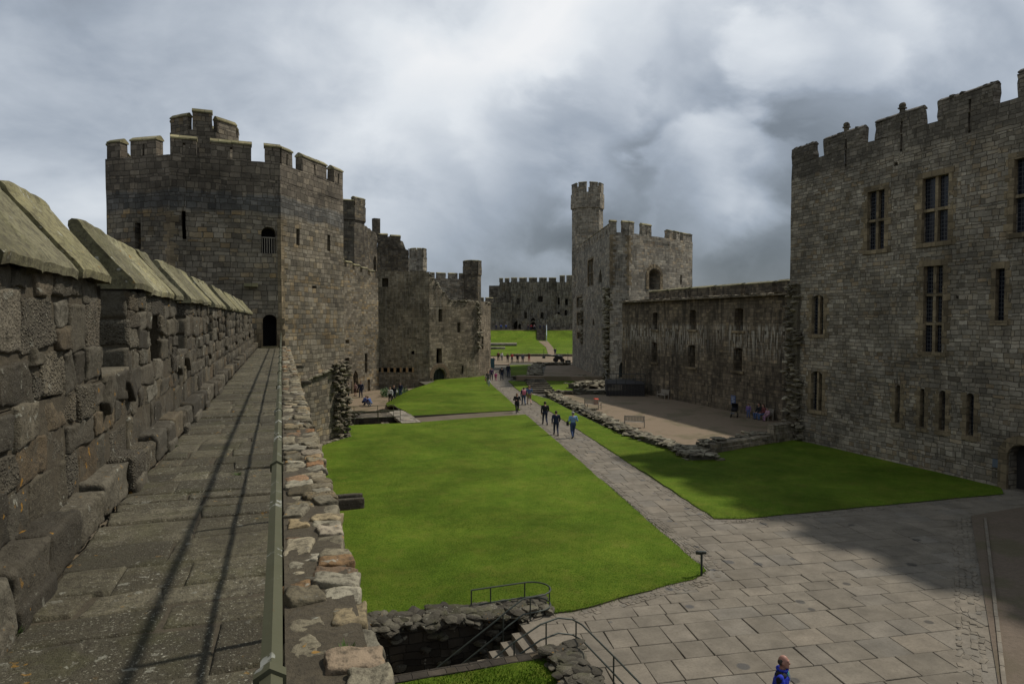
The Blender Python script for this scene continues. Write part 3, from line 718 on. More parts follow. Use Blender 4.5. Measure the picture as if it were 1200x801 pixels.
def pxspec(a, b, z, lst):
    out = []
    for x0, x1 in lst:
        y = 375 - (z - 8) * 15
        out.append((onwall(a, b, x0, y)[0], onwall(a, b, x1, y)[0]))
    L = (Vector(b) - Vector(a)).length
    return [(max(0, min(p)), min(L, max(p))) for p in out]

# polygonal tower at the end of the walk
P = [Vector((-9.37, 44.34)), Vector((-5.77, 41.86)), Vector((.01, 42.24)), Vector((4.04, 47.85)), Vector((3.7, 55.5)), Vector((-3.5, 59)), Vector((-9.5, 53))]
nt_ = thing('corner_tower', 'large polygonal battlemented tower rising at the far end of the wall walk', 'tower', (0, 42, 0))
ops = {0: [opx(P[0], P[1], 158, 165, 261, 292, depth=.8)],
       1: [opx(P[1], P[2], 213.4, 217.7, 247, 280, depth=.8), opx(P[1], P[2], 306, 323, 266, 297, arch='round', depth=.9, rise=.35, back=1), opx(P[1], P[2], 308, 324.5, 368.5, 407, arch='round', depth=1.0, rise=.33, back=1)],
       2: [opx(P[2], P[3], 347.3, 351.3, 268, 287, depth=.7), opx(P[2], P[3], 383.5, 387.2, 275, 294, depth=.7), opx(P[2], P[3], 366, 371, 335, 338, depth=.5)]}
ZB = 17.1
tower_hull(nt_, P, -.3, ZB, ops, [M['tower'], M['inside_shade']], .8, ZB - 1.0)
tm = [M['tower'], M['cap']]
tm2 = lambda lst: [(x, y) for x, y in lst]
for i, lst in ((0, [(127.5, 142), (154, 184)]), (1, [(201.5, 231), (248, 295), (311, 329.6)]), (2, [(330.5, 343), (355, 383), (391.5, 402.5)])):
    a, b = P[i], P[i + 1]
    sp_ = pxspec(a, b, 17.6, lst); battlement(nt_, a, b, ZB - .02, 18.25, sp_, .5, tm, .26)
for i in (3, 4, 5, 6):
    a, b = P[i], P[(i + 1) % 7]; L = (b - a).length; battlement(nt_, a, b, ZB - .02, 18.25, even(L, max(2, round(L / 2.4))), .7, tm, .26, False)
quoins(nt_, P[2], P[1], P[3], 6.5, 14, M['ashlar'], .55, .2); quoins(nt_, P[1], P[0], P[2], 9, 14, M['ashlar'], .4)
bl = MB(); o = ops[1][1]
for i in range(6): s = o['s0'] + (o['s1'] - o['s0']) * (i + .5) / 6; bl.tube(at(P[1], P[2], s, .3, o['z0']), at(P[1], P[2], s, .3, o['z0'] + .95), .025)
bl.tube(at(P[1], P[2], o['s0'], .3, o['z0'] + .95), at(P[1], P[2], o['s1'], .3, o['z0'] + .95), .035); bl.build('baluster_rail', M['teak'], nt_)
cb_ = MB(); s, z = onwall(P[1], P[2], 294, 334); cb_.box(at(P[1], P[2], s, -.15, z), (.75, .5, .2), 0); cb_.jitter(.02, 4); cb_.build('corbel', M['cap'], nt_); cb_ = MB(); s, z = onwall(P[1], P[2], 316, 407); cb_.box(at(P[1], P[2], s, -.05, 6.43), (.95, .5, .08)); cb_.build('doorstep', M['cap'], nt_)
sq = MB(); 
for z0_ in (8.35,): 
    s, _ = onwall(P[1], P[2], 316, 380); bw = .5
    for sd, u in ((-1, ops[1][2]['s0']), (1, ops[1][2]['s1'])):
        sq = MB()
        z = 6.45; k = 0
        while z < 8.0: sq.box(at(P[1], P[2], u + sd * (.16 if k % 2 else .22), .05, z + .17), (.32 if k % 2 else .44, .15, .325), math.atan2((P[2] - P[1]).y, (P[2] - P[1]).x)); z += .335; k += 1
        sq.jitter(.008, 4); sq.build('door_jamb', M['ashlar'], nt_)
# ledge and broken toothing low on the tower's courtyard corner
tr = MB()
for i in range(260):
    z = RR.uniform(0, 1) ** 1.1 * 5.2; s = (P[3] - P[2]).length - RR.uniform(0, 1) ** 1.4 * 1.7 + .15; rock(tr, at(P[2], P[3], s, RR.uniform(-.38, .15), z), (RR.uniform(.3, .6), RR.uniform(.3, .55), RR.uniform(.14, .26)), tilt=.12)
tr.build('toothing', M['rubblemid'], nt_); tr = MB()
for i in range(26): u = i / 25; rock(tr, at(P[2], P[3], 1.2 + u * 5.4, -.1, 4.1 + u * .95), (.4, .35, .18), tilt=.1)
tr.build('ledge', M['rubble'], nt_); tr = MB()
for i in range(60): rock(tr, at(P[2], P[3], RR.uniform(2, 7), -.25, .05), (.5, .4, .2), tilt=.1)
tr.build('footing', M['rubble'], nt_)
tu = thing('stair_turret', 'small octagonal turret peeping over the battlements of the corner tower', 'turret', (-2.4, 50, ZB - 1))
c = PD(244, 49); OC = [Vector((c.x + 2.35 * math.cos(PI / 8 + i * PI / 4), c.y + 2.35 * math.sin(PI / 8 + i * PI / 4))) for i in range(8)]
tower_hull(tu, OC, ZB - 1.2, 20.9, {}, M['tower'], .7, 20.2)
for i in range(8):
    a, b = OC[i], OC[(i + 1) % 8]; L = (b - a).length
    battlement(tu, a, b, 20.88, (22.2, 22.35, 21.7, 22.0, 22.1, 22.4, 22.0, 21.75)[i], [(.3, L - .3) if i % 2 else (.1, L - .1)], .4, tm, .3, False)

# curtain beyond it, its battlements and doors
K0, ca, cb2 = Vector((2.6, 57)), Vector((4.0, 80.4)), Vector((11.75, 88.2))
c2 = thing('curtain_wall', 'sunlit courtyard wall with low arched doorways between corner tower and projecting tower', 'castle wall', (8, 84, -1))
cops = [opx(ca, cb2, 401.0, 404.8, 446, 463, arch='point', depth=1.2), opx(ca, cb2, 414, 419.5, 434, 463, arch='point', depth=1.2), opx(ca, cb2, 427.5, 430.5, 414, 437, depth=.7), opx(ca, cb2, 405, 409, 398, 402, depth=.6), opx(ca, cb2, 431, 434, 444, 459, arch='round', depth=1.), opx(ca, cb2, 404.5, 409.5, 419, 428, depth=.5)]
mb = MB(); L2 = (cb2 - ca).length; ctop = lambda s: 15.2 - 1.9 * s / L2
panel(mb, ca, cb2, -1.3, 15.3, cops, .7, top=ctop); t2 = (cb2 - ca).normalized(); n2 = Vector((-t2.y, t2.x)) * 1.8
panel(mb, cb2 + n2, ca + n2, -1.2, 13.3, [], 2); mb.poly([(*ca, 15.2), (*cb2, 13.3), (*(cb2 + n2), 13.3), (*(ca + n2), 15.2)])
panel(mb, K0, ca, -1.2, 13.5, [], 1.2); mb.poly([(*K0, 13.5), (*ca, 13.5), (ca.x - 2, ca.y, 13.5), (K0.x - 2, K0.y, 13.5)]); panel(mb, (ca.x - 2, ca.y), (K0.x - 2, K0.y), -1.2, 13.5, [], 3)
mb.jitter(.04, 1.1); mb.build('wall', M['curtain'], c2)
for (s0, s1) in even(L2 - .6, 7, .7, .2): merlon(c2, ca, cb2, s0, s1, ctop(s1) - .05, ctop((s0 + s1) / 2) + .85, .5, [M['curtain'], M['cap']], None, .22)
sr = MB()
for (x, y) in ((401.0, 446), (414, 434)):
    o = cops[0] if x < 410 else cops[1]
    for sd, u in ((-1, o['s0']), (1, o['s1'])):
        for k in range(4): sr.box(at(ca, cb2, u + sd * .15, -.02, o['z0'] + .25 + k * .45), (.3, .1, .43), math.atan2(t2.y, t2.x))
    sr.jitter(.02, 4); sr.build('door_jamb', M['ashlar'], c2); sr = MB()
# shattered tower top above that wall and the gabled block behind
rt = thing('ruined_tower', 'shattered octagonal tower standing above and behind the sunlit courtyard wall', 'tower', (8, 88, 0))
c = PD(404, 98); RT8 = [Vector((c.x + 3.0 * math.cos(PI / 8 + i * PI / 4), c.y + 3.0 * math.sin(PI / 8 + i * PI / 4))) for i in range(8)]
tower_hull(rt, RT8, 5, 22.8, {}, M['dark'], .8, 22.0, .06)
RT9 = [c + (p - c) * 1.06 for p in RT8]
mb = MB()
for i in range(8): panel(mb, RT9[i], RT9[(i + 1) % 8], 22.0, 24.0, [], .6)
mb.poly([(*p, 22.0) for p in RT9][::-1]); mb.poly([(*p, 24.0) for p in RT9]); mb.jitter(.07, 1.2); mb.build('parapet', M['dark'], rt)
for i in (5, 6, 4, 2): L = (RT9[i] - RT9[(i + 1) % 8]).length; merlon(rt, RT9[i], RT9[(i + 1) % 8], .1, L - .1, 23.95, 25.3 - (i == 5) * .5, .7, [M['dark'], M['cap']], None, .25, ruin=.4)
gb = thing('ruined_hall', 'dark broken wall with two stub battlements and a pointed window, behind the projecting tower', 'ruin', (16, 104, 0))
ga, gm, ge = PD(424, 98), PD(443, 103), PD(479, 105); gback = [PD(479, 112), PD(424, 112)]
def zof(py, dep): return 8 + (375 - py) * dep / FPX
mb = MB()
LA = (gm - ga).length
panel(mb, ga, gm, 5, 23, [opx(ga, gm, 437.5, 441, 300, 319, arch='point', depth=1)], .5, top=lambda s: 22.0 - 2.0 * s / LA * .6 + noise.noise(Vector((s * 1.3, 0, 0))) * .3)
LG = (ge - gm).length
def gtop(s): return zof(277 + 8 * (s / LG) ** 2 + (8 if s > LG * .86 else 0), 104) + noise.noise(Vector((s * 1.7, 3, 0))) * .35
panel(mb, gm, ge, 5, 23, [], .4, top=gtop); panel(mb, ge, gback[0], 5, 19.0, [], .5); panel(mb, gback[0], gback[1], 5, 18.5, [], 2); panel(mb, gback[1], ga, 5, 19, [], 2)
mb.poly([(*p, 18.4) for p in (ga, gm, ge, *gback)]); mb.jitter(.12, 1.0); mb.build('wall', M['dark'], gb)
for (x0, x1, y0, y1) in ((443.5, 454, 274, 285), (458, 469, 275, 288)):
    (sa, sb), = pxspec(gm, ge, 20.5, [(x0, x1)]); merlon(gb, gm, ge, sa, sb, zof(y1, 104), zof(y0, 104), .9, [M['dark'], M['cap']], None, .3, ruin=.4)
ch = MB(); cc = PD(441.5, 103.5); ch.box((cc.x, cc.y, zof(270, 103)), (.95, .95, 3.6), .2); ch.jitter(.08, 1.5); ch.build('stub_pier', M['dark'], gb)
# projecting tower in the middle
MTP = [Vector((11.82, 90.0)), Vector((18.46, 88.81)), Vector((26.2, 92.3)), Vector((29.32, 96.75)), Vector((28, 106)), Vector((12, 107))]
mt = thing('projecting_tower', 'broad roofless tower with stepped broken top projecting into the green courtyard', 'tower', (20, 95, 0))
A0, A1, A2, A3 = MTP[:4]
mops = {0: [opx(A0, A1, 447.8, 455, 325.5, 336, depth=.9), opx(A0, A1, 482, 485.5, 411, 415, depth=.5)] + [opx(A0, A1, x, x + 4.6, 430.8, 436, depth=.5) for x in (441.8, 449.5, 457, 464.5, 472, 479)],
        1: [opx(A1, A2, 514, 518.4, 362, 377, depth=.9), opx(A1, A2, 536, 539.6, 378, 389.5, depth=.9), opx(A1, A2, 511.5, 518, 408, 425.6, depth=.9), opx(A1, A2, 508, 522.5, 431.5, 450, arch='round', depth=.9, rise=1.0), opx(A1, A2, 541, 543.2, 428, 438, depth=.7)],
        2: [opx(A2, A3, 564.5, 566.5, 394, 409, depth=.7)]}
def slope(s):
    L = (A2 - A1).length; x = s / L; zh, zl = 13.9, 10.6
    return (zh - (zh - zl) * min(1, max(0, x - .02) / .40)) + noise.noise(Vector((s * 2.1, 1, 0))) * .22
tower_hull(mt, MTP, -1.3, 14.4, mops, M['mid'], .7, 9.8, .05, tops={0: lambda s: 14.35 + noise.noise(Vector((s, 5, 0))) * .1, 1: slope, 2: lambda s: 10.55 + noise.noise(Vector((s * 2, 9, 0))) * .35, 3: lambda s: 10.4, 4: lambda s: 10.6, 5: lambda s: 14.2})
ib = MB()                                                   # the inner side of the high wall, so that its top has thickness
tA = (A1 - A0).normalized(); nA = Vector((-tA.y, tA.x)) * 1.3
panel(ib, A1 + nA, A0 + nA, 9.7, 14.33, [], .8); ib.poly([(*A0, 14.3), (*A1, 14.3), (*(A1 + nA), 14.3), (*(A0 + nA), 14.3)]); panel(ib, A1, A1 + nA, 9.7, 14.3, [], .6); ib.jitter(.05); ib.build('inner_wall', M['mid'], mt)
fr = MB()
rk = random.Random(3)
for i in range(60):                                          # broken facing on the lit edge and along the slope
    z = rk.uniform(4, 10.6); rock(fr, at(A2, A3, rk.uniform(-.2, 1.0), rk.uniform(-.1, .25), z), (.7, .5, .35), R=rk)
for i in range(46):
    s = i / 45 * (A2 - A1).length; rock(fr, at(A1, A2, s, rk.uniform(.05, .6), slope(s) + .03), (.65, .6, .28), R=rk)
for i in range(26): rock(fr, at(A2, A3, i / 25 * 5.4, rk.uniform(.0, .6), 10.55), (.7, .6, .3), R=rk)
for i in range(22): rock(fr, at(A0, A1, i / 21 * 6.7, rk.uniform(.1, .9), 14.33), (.6, .6, .16), tilt=.08, R=rk)
fr.build('broken_facing', M['rubble'], mt)
M['burnt'] = plain('burnt_sandstone', (.32, .20, .095), .9, 0, .4, 3, .3); nr = MB(); o0, o1 = mops[0][2], mops[0][-1]; ang = math.atan2(tA.y, tA.x)
for k in range(7):
    s = (o0['s0'] - .2) + k * ((o1['s1'] + .25 - o0['s0']) / 6.0); nr.box(at(A0, A1, s, .02, (o0['z0'] + o0['z1']) / 2), (.25, .12, .6), ang); nr.jitter(.02, 3); nr.build('niche_stone', M['burnt'], mt); nr = MB()
dm = MB(); o = mops[1][3]; pts = archpts(o); cs = (o['s0'] + o['s1']) / 2; tB = (A2 - A1).normalized(); angB = math.atan2(tB.y, tB.x)
for k in range(11):                                         # dressed arch stones
    t = PI - PI * k / 10; w = (o['s1'] - o['s0']) / 2
    p = at(A1, A2, cs + (w + .35) * math.cos(t), 0, o['z1'] - 1.0 + (1.0 + .4) * math.sin(t)); dm.box(p, (.5, .12, .5), 0, 0, Matrix.Rotation(angB, 3, 'Z') @ Matrix.Rotation(-(t - PI / 2), 3, 'Y'))
dm.build('arch_stones', plain('red_sandstone', (.17, .12, .075), .9, 0, .35, 3, .3), mt)
dl = MB(); dl.poly([at(A1, A2, o['s0'], .5, o['z0']), at(A1, A2, o['s1'], .5, o['z0']), at(A1, A2, o['s1'], .5, o['z1']), at(A1, A2, o['s0'], .5, o['z1'])])
for k in range(5): s = o['s0'] + (o['s1'] - o['s0']) * k / 4; dl.tube(at(A1, A2, s, .42, o['z0']), at(A1, A2, s, .42, o['z1']), .04)
for z in (.9, 1.7): dl.tube(at(A1, A2, o['s0'], .42, o['z0'] + z), at(A1, A2, o['s1'], .42, o['z0'] + z), .04)
dl.build('gate', M['iron'], mt)

# slender turrets and distant walls
def octa(cx, r, k=8, ph=PI / 8): return [Vector((cx.x + r * math.cos(ph + i * 2 * PI / k), cx.y + r * math.sin(ph + i * 2 * PI / k))) for i in range(k)]
def turret(name, label, c, r, zbase, ztop, hd, mat, root=None, n=8, mk=.55):
    """slim turret with a corbelled battlemented head"""
    r0 = root or thing(name, label, 'turret', (c.x, c.y, zbase))
    O = octa(c, r, n); tower_hull(r0, O, zbase, ztop - hd, {}, mat, 1.0, None, .05, 'shaft')
    O2 = octa(c, r * 1.08, n); mb = MB()
    for i in range(n): panel(mb, O2[i], O2[(i + 1) % n], ztop - hd, ztop - hd * .42, [], .8)
    mb.poly([(*p, ztop - hd) for p in O2][::-1]); mb.poly([(*p, ztop - hd * .5) for p in O2]); mb.jitter(.05, 1); mb.build('parapet', mat, r0)
    for i in range(n):
        a, b = O2[i], O2[(i + 1) % n]; L = (b - a).length; merlon(r0, a, b, L * .5 * (1 - mk), L * .5 * (1 + mk), ztop - hd * .43, ztop, .5, [mat, M['cap']], None, .2, ruin=.15)
    return r0
turret('slender_turret', 'slender grey turret with battlemented head just left of the stepped tower', PD(490, 140), 1.75, 5, 8 + 83.5 * 140 / 800, 4.6, M['grey'], mk=.6)
turret('square_turret', 'plain square topped stair turret beyond the stepped tower, taller than the low walls beside it', PD(553.5, 150), 1.95, 4, 8 + 69.5 * 150 / 800, 3.2, M['dark'], mk=.85)
dw = thing('distant_wall', 'distant battlemented wall left of the square stair turret', 'castle wall', (20, 150, 0))
da, db = PD(500, 146), PD(547, 150); mb = MB(); dn = Vector((0, 3))
panel(mb, da, db, 0, 17.0, [], 1.2); panel(mb, db, db + dn, 0, 17, [], 2); panel(mb, db + dn, da + dn, 0, 17, [], 3); panel(mb, da + dn, da, 0, 17, [], 2); mb.poly([(*p, 17.0) for p in (da, db, db + dn, da + dn)]); mb.jitter(.06); mb.build('wall', M['grey'], dw)
battlement(dw, da, db, 16.95, 18.3, pxspec(da, db, 17.5, [(505, 509), (512, 522), (526, 536), (539, 546)]), .8, [M['grey'], M['cap']], .25, False, .2)
lw = thing('distant_wall', 'low distant battlemented wall between square stair turret and far gatehouse', 'castle wall', (45, 165, 0))
la, lb = PD(560, 226), PD(592, 232); mb = MB(); panel(mb, la, lb, 4, 13.7, [], 1.2); panel(mb, lb, lb + dn, 4, 13.7, [], 3); panel(mb, lb + dn, la + dn, 4, 13.7, [], 3); panel(mb, la + dn, la, 4, 13.7, [], 3); mb.poly([(*p, 13.7) for p in (la, lb, lb + dn, la + dn)]); mb.jitter(.06); mb.build('wall', M['far'], lw)
battlement(lw, la, lb, 13.65, 15.6, pxspec(la, lb, 14, [(562, 567), (570, 578), (581, 588)]), .8, [M['far'], M['cap']], .25, False, .2)

# far gatehouse
fg = thing('gatehouse', 'far ruined gatehouse closing the upper courtyard, square openings and even battlements', 'gatehouse', (70, 192, 3))
F = [PD(573, 215), PD(598.5, 216), PD(598.6, 213), PD(652.5, 213), PD(652.6, 211), PD(674, 210), PD(674, 228), PD(573, 232)]
def fz(py, d=213): return 8 + (375 - py) * d / 800
fo = {0: [opx(F[0], F[1], 590, 594, 349.5, 356.5, depth=1.2)],
      2: [opx(F[2], F[3], 605, 609.6, 349, 357, depth=1.5), opx(F[2], F[3], 630.3, 636, 347, 354, depth=1.5), opx(F[2], F[3], 614.3, 617.6, 365, 373, arch='round', depth=1.2), opx(F[2], F[3], 633.6, 637, 365.5, 374, arch='round', depth=1.2), opx(F[2], F[3], 602.5, 609, 376, 387, arch='round', depth=2), opx(F[2], F[3], 621, 628.5, 372, 388, arch='point', depth=2)],
      4: [opx(F[4], F[5], 653.4, 656, 348.5, 357, depth=1), opx(F[4], F[5], 662, 665.5, 350, 357.5, depth=1), opx(F[4], F[5], 652.9, 656, 365.5, 371, depth=1), opx(F[4], F[5], 661.5, 664.5, 363, 371, depth=1)]}
mb = MB()
panel(mb, F[0], F[1], 1, fz(330), fo[0], 1.2, top=lambda s: fz(355.5) if s < 2.6 else fz(330)); panel(mb, F[1], F[2], 1, fz(330), [], 1.2); panel(mb, F[2], F[3], 1, fz(330), fo[2], 1.2); panel(mb, F[3], F[4], 1, fz(330), [], 1.2); panel(mb, F[4], F[5], 1, fz(331), fo[4], 1.2); panel(mb, F[5], F[6], 1, fz(330), [], 3); panel(mb, F[6], F[7], 1, fz(331), [], 4); panel(mb, F[7], F[0], 1, fz(356), [], 4)
mb.poly([(*p, fz(332)) for p in (F[1], F[2], F[3], F[4], F[5], F[6], PD(598, 229))]); mb.poly([(*p, fz(357)) for p in (F[0], F[1], PD(598, 229), F[7])]); mb.jitter(.08, .6); mb.build('wall', M['far'], fg)
fm = [M['far'], M['cap']]
battlement(fg, F[0], F[1], fz(330.2), fz(325), pxspec(F[0], F[1], 18.5, [(585.3, 589.5), (592, 597)]), .9, fm, .25, False)
battlement(fg, F[2], F[3], fz(330.2), fz(325), pxspec(F[2], F[3], 18.5, [(599, 606), (608.5, 617.5), (620, 629.5), (632, 641), (643.5, 652)]), .9, fm, .25, False)
battlement(fg, F[4], F[5], fz(331.2), fz(323), pxspec(F[4], F[5], 18.5, [(656, 662), (664, 672)]), .9, fm, .25, False)
rb = MB(); rk = random.Random(8)
Fa, Fb = PD(573, 210), PD(600, 210.5)
panel(rb, Fa, Fb, 2, fz(354.5, 210), [], 1.2); panel(rb, Fb, PD(600, 216), 2, fz(354.5, 210), [], 2); rb.poly([(*p, fz(354.5, 210)) for p in (Fa, Fb, PD(600, 216), PD(573, 215))])
Ga, Gb = PD(606, 209.5), PD(674, 208.5)
panel(rb, Ga, Gb, 2, 11, [opx(Ga, Gb, 621, 628, 377, 388, arch='round', depth=1.5), opx(Ga, Gb, 602.5 + 5, 611, 379, 388, arch='round', depth=1)], .9, top=lambda s: 8.0 + noise.noise(Vector((s * .6, 2, 0))) * 1.8 + (1.5 if s > 9 else 0)); rb.poly([(*p, 7.2) for p in (Ga, Gb, PD(674, 213), PD(606, 213))]); rb.jitter(.12, .8); rb.build('ruined_front', M['far'], fg)

# great polygonal tower right of the path
CH = [Vector((49.29, 112.19)), Vector((40.14, 79.4)), Vector((42.92, 79.5)), Vector((51.1, 83.07)), Vector((57.0, 86.4)), Vector((66, 105)), Vector((59, 116))]
ct = thing('great_tower', 'great polygonal tower with a tall slim turret, right of the path', 'tower', (49, 95, 0))
a, b, c_, d_, e_ = CH[:5]
ZC = 19.3
chops = {0: [opx(a, b, 689, 695, 304, 335, depth=.9), opx(a, b, 701.5, 705.5, 315, 331, arch='point', depth=.9), opx(a, b, 672.8, 675, 323, 336, depth=.8), opx(a, b, 676, 682, 348, 360, depth=.8), opx(a, b, 676, 683.5, 366, 381, depth=.8), opx(a, b, 676, 681.5, 389.5, 397, depth=.8), opx(a, b, 694.3, 696.8, 373, 381, arch='point', depth=.7)],
         2: [opx(c_, d_, 760, 773.5, 315, 339, arch='round', depth=1.8, rise=.9)],
         1: [opx(b, c_, 725.3, 733, 423, 443, arch='point', depth=1.0)],
         3: [opx(d_, e_, 797, 799, 322, 333, depth=.6)]}
tower_hull(ct, CH, -.3, ZC, chops, M['grey'], 1.0, ZC - .8, .05)
gm_ = [M['grey'], M['cap']]
def zc(py, px=720): return py
L = (b - a).length; battlement(ct, a, b, ZC - .03, 20.7, [(s0, s1) for s0, s1 in even(L - 7, 12, .66, 6.6)], .8, gm_, .28, False, .3)
battlement(ct, b, c_, ZC - .03, 20.9, pxspec(b, c_, 20, [(715.5, 723), (730, 737.4)]), .45, gm_, .28, False, .2)
battlement(ct, c_, d_, ZC - .03, 20.9, pxspec(c_, d_, 20, [(737.6, 743.5), (753, 764)]), .45, gm_, .28, True, .3)
battlement(ct, d_, e_, ZC - .03, 20.6, pxspec(d_, e_, 20, [(784.5, 789), (793, 797.5), (801, 811)]), .8, gm_, .25, False, .4)
mb = MB(); panel(mb, c_, d_, ZC - .02, 20.1, [], .5, top=lambda s: 19.95 + noise.noise(Vector((s * 1.4, 0, 4))) * .3 if s > 6.2 else ZC); mb.jitter(.05); 
for i in (4, 5, 6): p, q = CH[i], CH[(i + 1) % 7]; L = (q - p).length; battlement(ct, p, q, ZC - .03, 20.7, even(L, round(L / 3)), .8, gm_, .28, False)
turret('', '', PD(688, 120.5), 2.72, 12, 8 + 160 * 119 / 800, 4.4, M['grey'], root=ct, mk=.6)
quoins(ct, b, a, c_, 12.5, 19, M['ashlar'], .8); quoins(ct, c_, b, d_, 12.5, 19, M['ashlar'], .6)
tt = MB(); rk = random.Random(4)
for i in range(190): z = rk.uniform(0, 12.2); rock(tt, at(a, b, (b - a).length - rk.uniform(.1, 1.8 if z > 3 else 3.0 - z * .3), -rk.uniform(-.2, .5), z), (rk.uniform(.5, 1.0), .7, rk.uniform(.25, .4)), tilt=.12, R=rk)
tt.build('toothing', M['rubble'], ct); tt = MB()
for i in range(40): z = rk.uniform(4, 11.5); s, _ = onwall(a, b, 682.5 + rk.uniform(-.6, .9), 380); rock(tt, at(a, b, s, -.1, z), (.8, .6, .35), tilt=.12, R=rk)
tt.build('toothing', M['rubble'], ct)
for o, nl, nt2 in ((chops[0][0], 2, 1), (chops[0][3], 2, 0), (chops[0][4], 2, 0), (chops[0][5], 2, 0)): window(ct, a, b, o, nl, nt2, .35, .6, 'ashlar', sill=False)
dr = MB(); o = chops[1][0]; dr.poly([at(b, c_, o['s0'], .7, o['z0']), at(b, c_, o['s1'], .7, o['z0']), at(b, c_, o['s1'], .7, o['z1']), at(b, c_, o['s0'], .7, o['z1'])]); dr.build('door', M['iron'], ct)
ar = MB(); o = chops[2][0]; cs = (o['s0'] + o['s1']) / 2; w = (o['s1'] - o['s0']) / 2; tC = (d_ - c_).normalized(); angC = math.atan2(tC.y, tC.x)
for k in range(9): t = PI - PI * k / 8; ar.box(at(c_, d_, cs + (w + .3) * math.cos(t), -.02, o['z1'] - .9 + 1.25 * math.sin(t)), (.5, .12, .5), 0, 0, Matrix.Rotation(angC, 3, 'Z') @ Matrix.Rotation(-(t - PI / 2), 3, 'Y'))
for sd in (-1, 1):
    z = o['z0']
    while z < o['z1'] - 1.0: ar.box(at(c_, d_, cs + sd * (w + .25), -.02, z + .2), (.55, .12, .39), angC); z += .4
ar.build('arch_stones', M['ashlar'], ct)

# south curtain wall with tall openings
sa_, sb_ = Vector((37.2, 70.5)), Vector((37.2, 37.5))
sw = thing('curtain_wall', 'dark streaked high wall with six tall narrow windows above the gravel court', 'castle wall', (37.2, 54, 0))
sops = []
for (x0, x1, y0, y1) in ((765, 770.4, 365.6, 385.8), (808, 815.4, 363, 385.8), (860.5, 871, 361, 387), (763.7, 769.7, 401, 424), (806, 814.7, 404, 429.6), (859.5, 870, 407, 434)):
    sops.append(opx(sa_, sb_, x0, x1, y0, y1, arch='round', depth=1.0, rise=.13))
for k in range(13):
    s = 3.0 + k * 2.15 + RR.uniform(-.1, .1)
    if all(not (o['s0'] - .3 < s < o['s1'] + .3) for o in sops): sops.append(OP(s, s + .26, 6.85, 7.12, depth=.4))
ZS = 10.1
mb = MB(); panel(mb, sa_, sb_, -.3, ZS, [dict(o) for o in sops], .7); nS = Vector((2.6, 0))
panel(mb, sb_ + nS, sa_ + nS, -.3, ZS, [], 2); panel(mb, sb_, sb_ + nS, -.3, ZS, [], 2); panel(mb, sa_ + nS, sa_, -.3, ZS, [], 2); mb.poly([(*p, ZS) for p in (sa_, sb_, sb_ + nS, sa_ + nS)]); mb.jitter(.04, 1.1); mb.build('wall', M['south'], sw)
wi = MB()
for o in sops[:6]:                                            # a pale upright jamb stone inside each opening and a sill below it
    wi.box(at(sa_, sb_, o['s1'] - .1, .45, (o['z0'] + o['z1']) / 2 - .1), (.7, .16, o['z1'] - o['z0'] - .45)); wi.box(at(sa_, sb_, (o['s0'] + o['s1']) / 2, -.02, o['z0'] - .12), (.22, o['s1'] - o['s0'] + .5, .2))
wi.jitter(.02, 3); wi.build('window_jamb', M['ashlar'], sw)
cg = MB(); cg.box((36.95, 54, ZS - .05), (.5, 32.8, .14)); rk = random.Random(6)
for i in range(120): rock(cg, (36.95 + rk.uniform(-.1, .35), rk.uniform(38, 70), ZS + .03), (.5, .6, .16), tilt=.1, R=rk)
cg.jitter(.04, 1.4); cg.build('string_course', M['mid'], sw)
mA, mB = Vector((37.9, 66)), Vector((37.9, 37.5))
for (s0, s1) in even(28.4, 7, .86): merlon(sw, mA, mB, s0, s1, ZS - .02, 11.25, .7, [M['south'], M['cap']], None, .2, ruin=.15)

# residential block on the right, its corner breaking off into toothing
ha, hb = Vector((32.5, 37.7)), Vector((32.5, 6.0))
hl = thing('castle_hall', 'tall lived-in range with mullioned windows, dark on its courtyard side, at the right', 'building', (32.5, 22, 0))
HW = [((1016, 1037, 223, 293), 2, 1), ((1080, 1112, 206, 284), 2, 1), ((1187.5, 1222, 183, 272), 2, 1), ((1081.5, 1105, 311, 413), 2, 2), ((1166, 1178, 314, 376), 1, 0), ((951, 965.5, 346, 392), 2, 0), ((950, 963.7, 435, 481), 2, 0)]
hops = []; wins = []
for (r, nl, nt2) in HW:
    o = opx(ha, hb, *r, depth=.34, arch='round' if r[0] < 970 else None, rise=.28 if r[0] < 970 else None); hops.append(o); wins.append((dict(o), nl, nt2))
for r in ((1048.5, 1055.4, 450, 496), (1077.5, 1084, 454, 501), (1100, 1108.4, 457, 505), (1132, 1142, 460.5, 511)):
    o = opx(ha, hb, *r, depth=.42, arch='round', rise=.3); hops.append(o); wins.append((dict(o), 1, 0))
dro = opx(ha, hb, 1181, 1216, 521, 577, arch='round', depth=1.2); dro['z0'] = -.25; hops.append(dro)
hops.append(opx(ha, hb, 1120, 1124, 346, 350, depth=.3)); hops.append(opx(ha, hb, 1048, 1052, 190, 194, depth=.3))
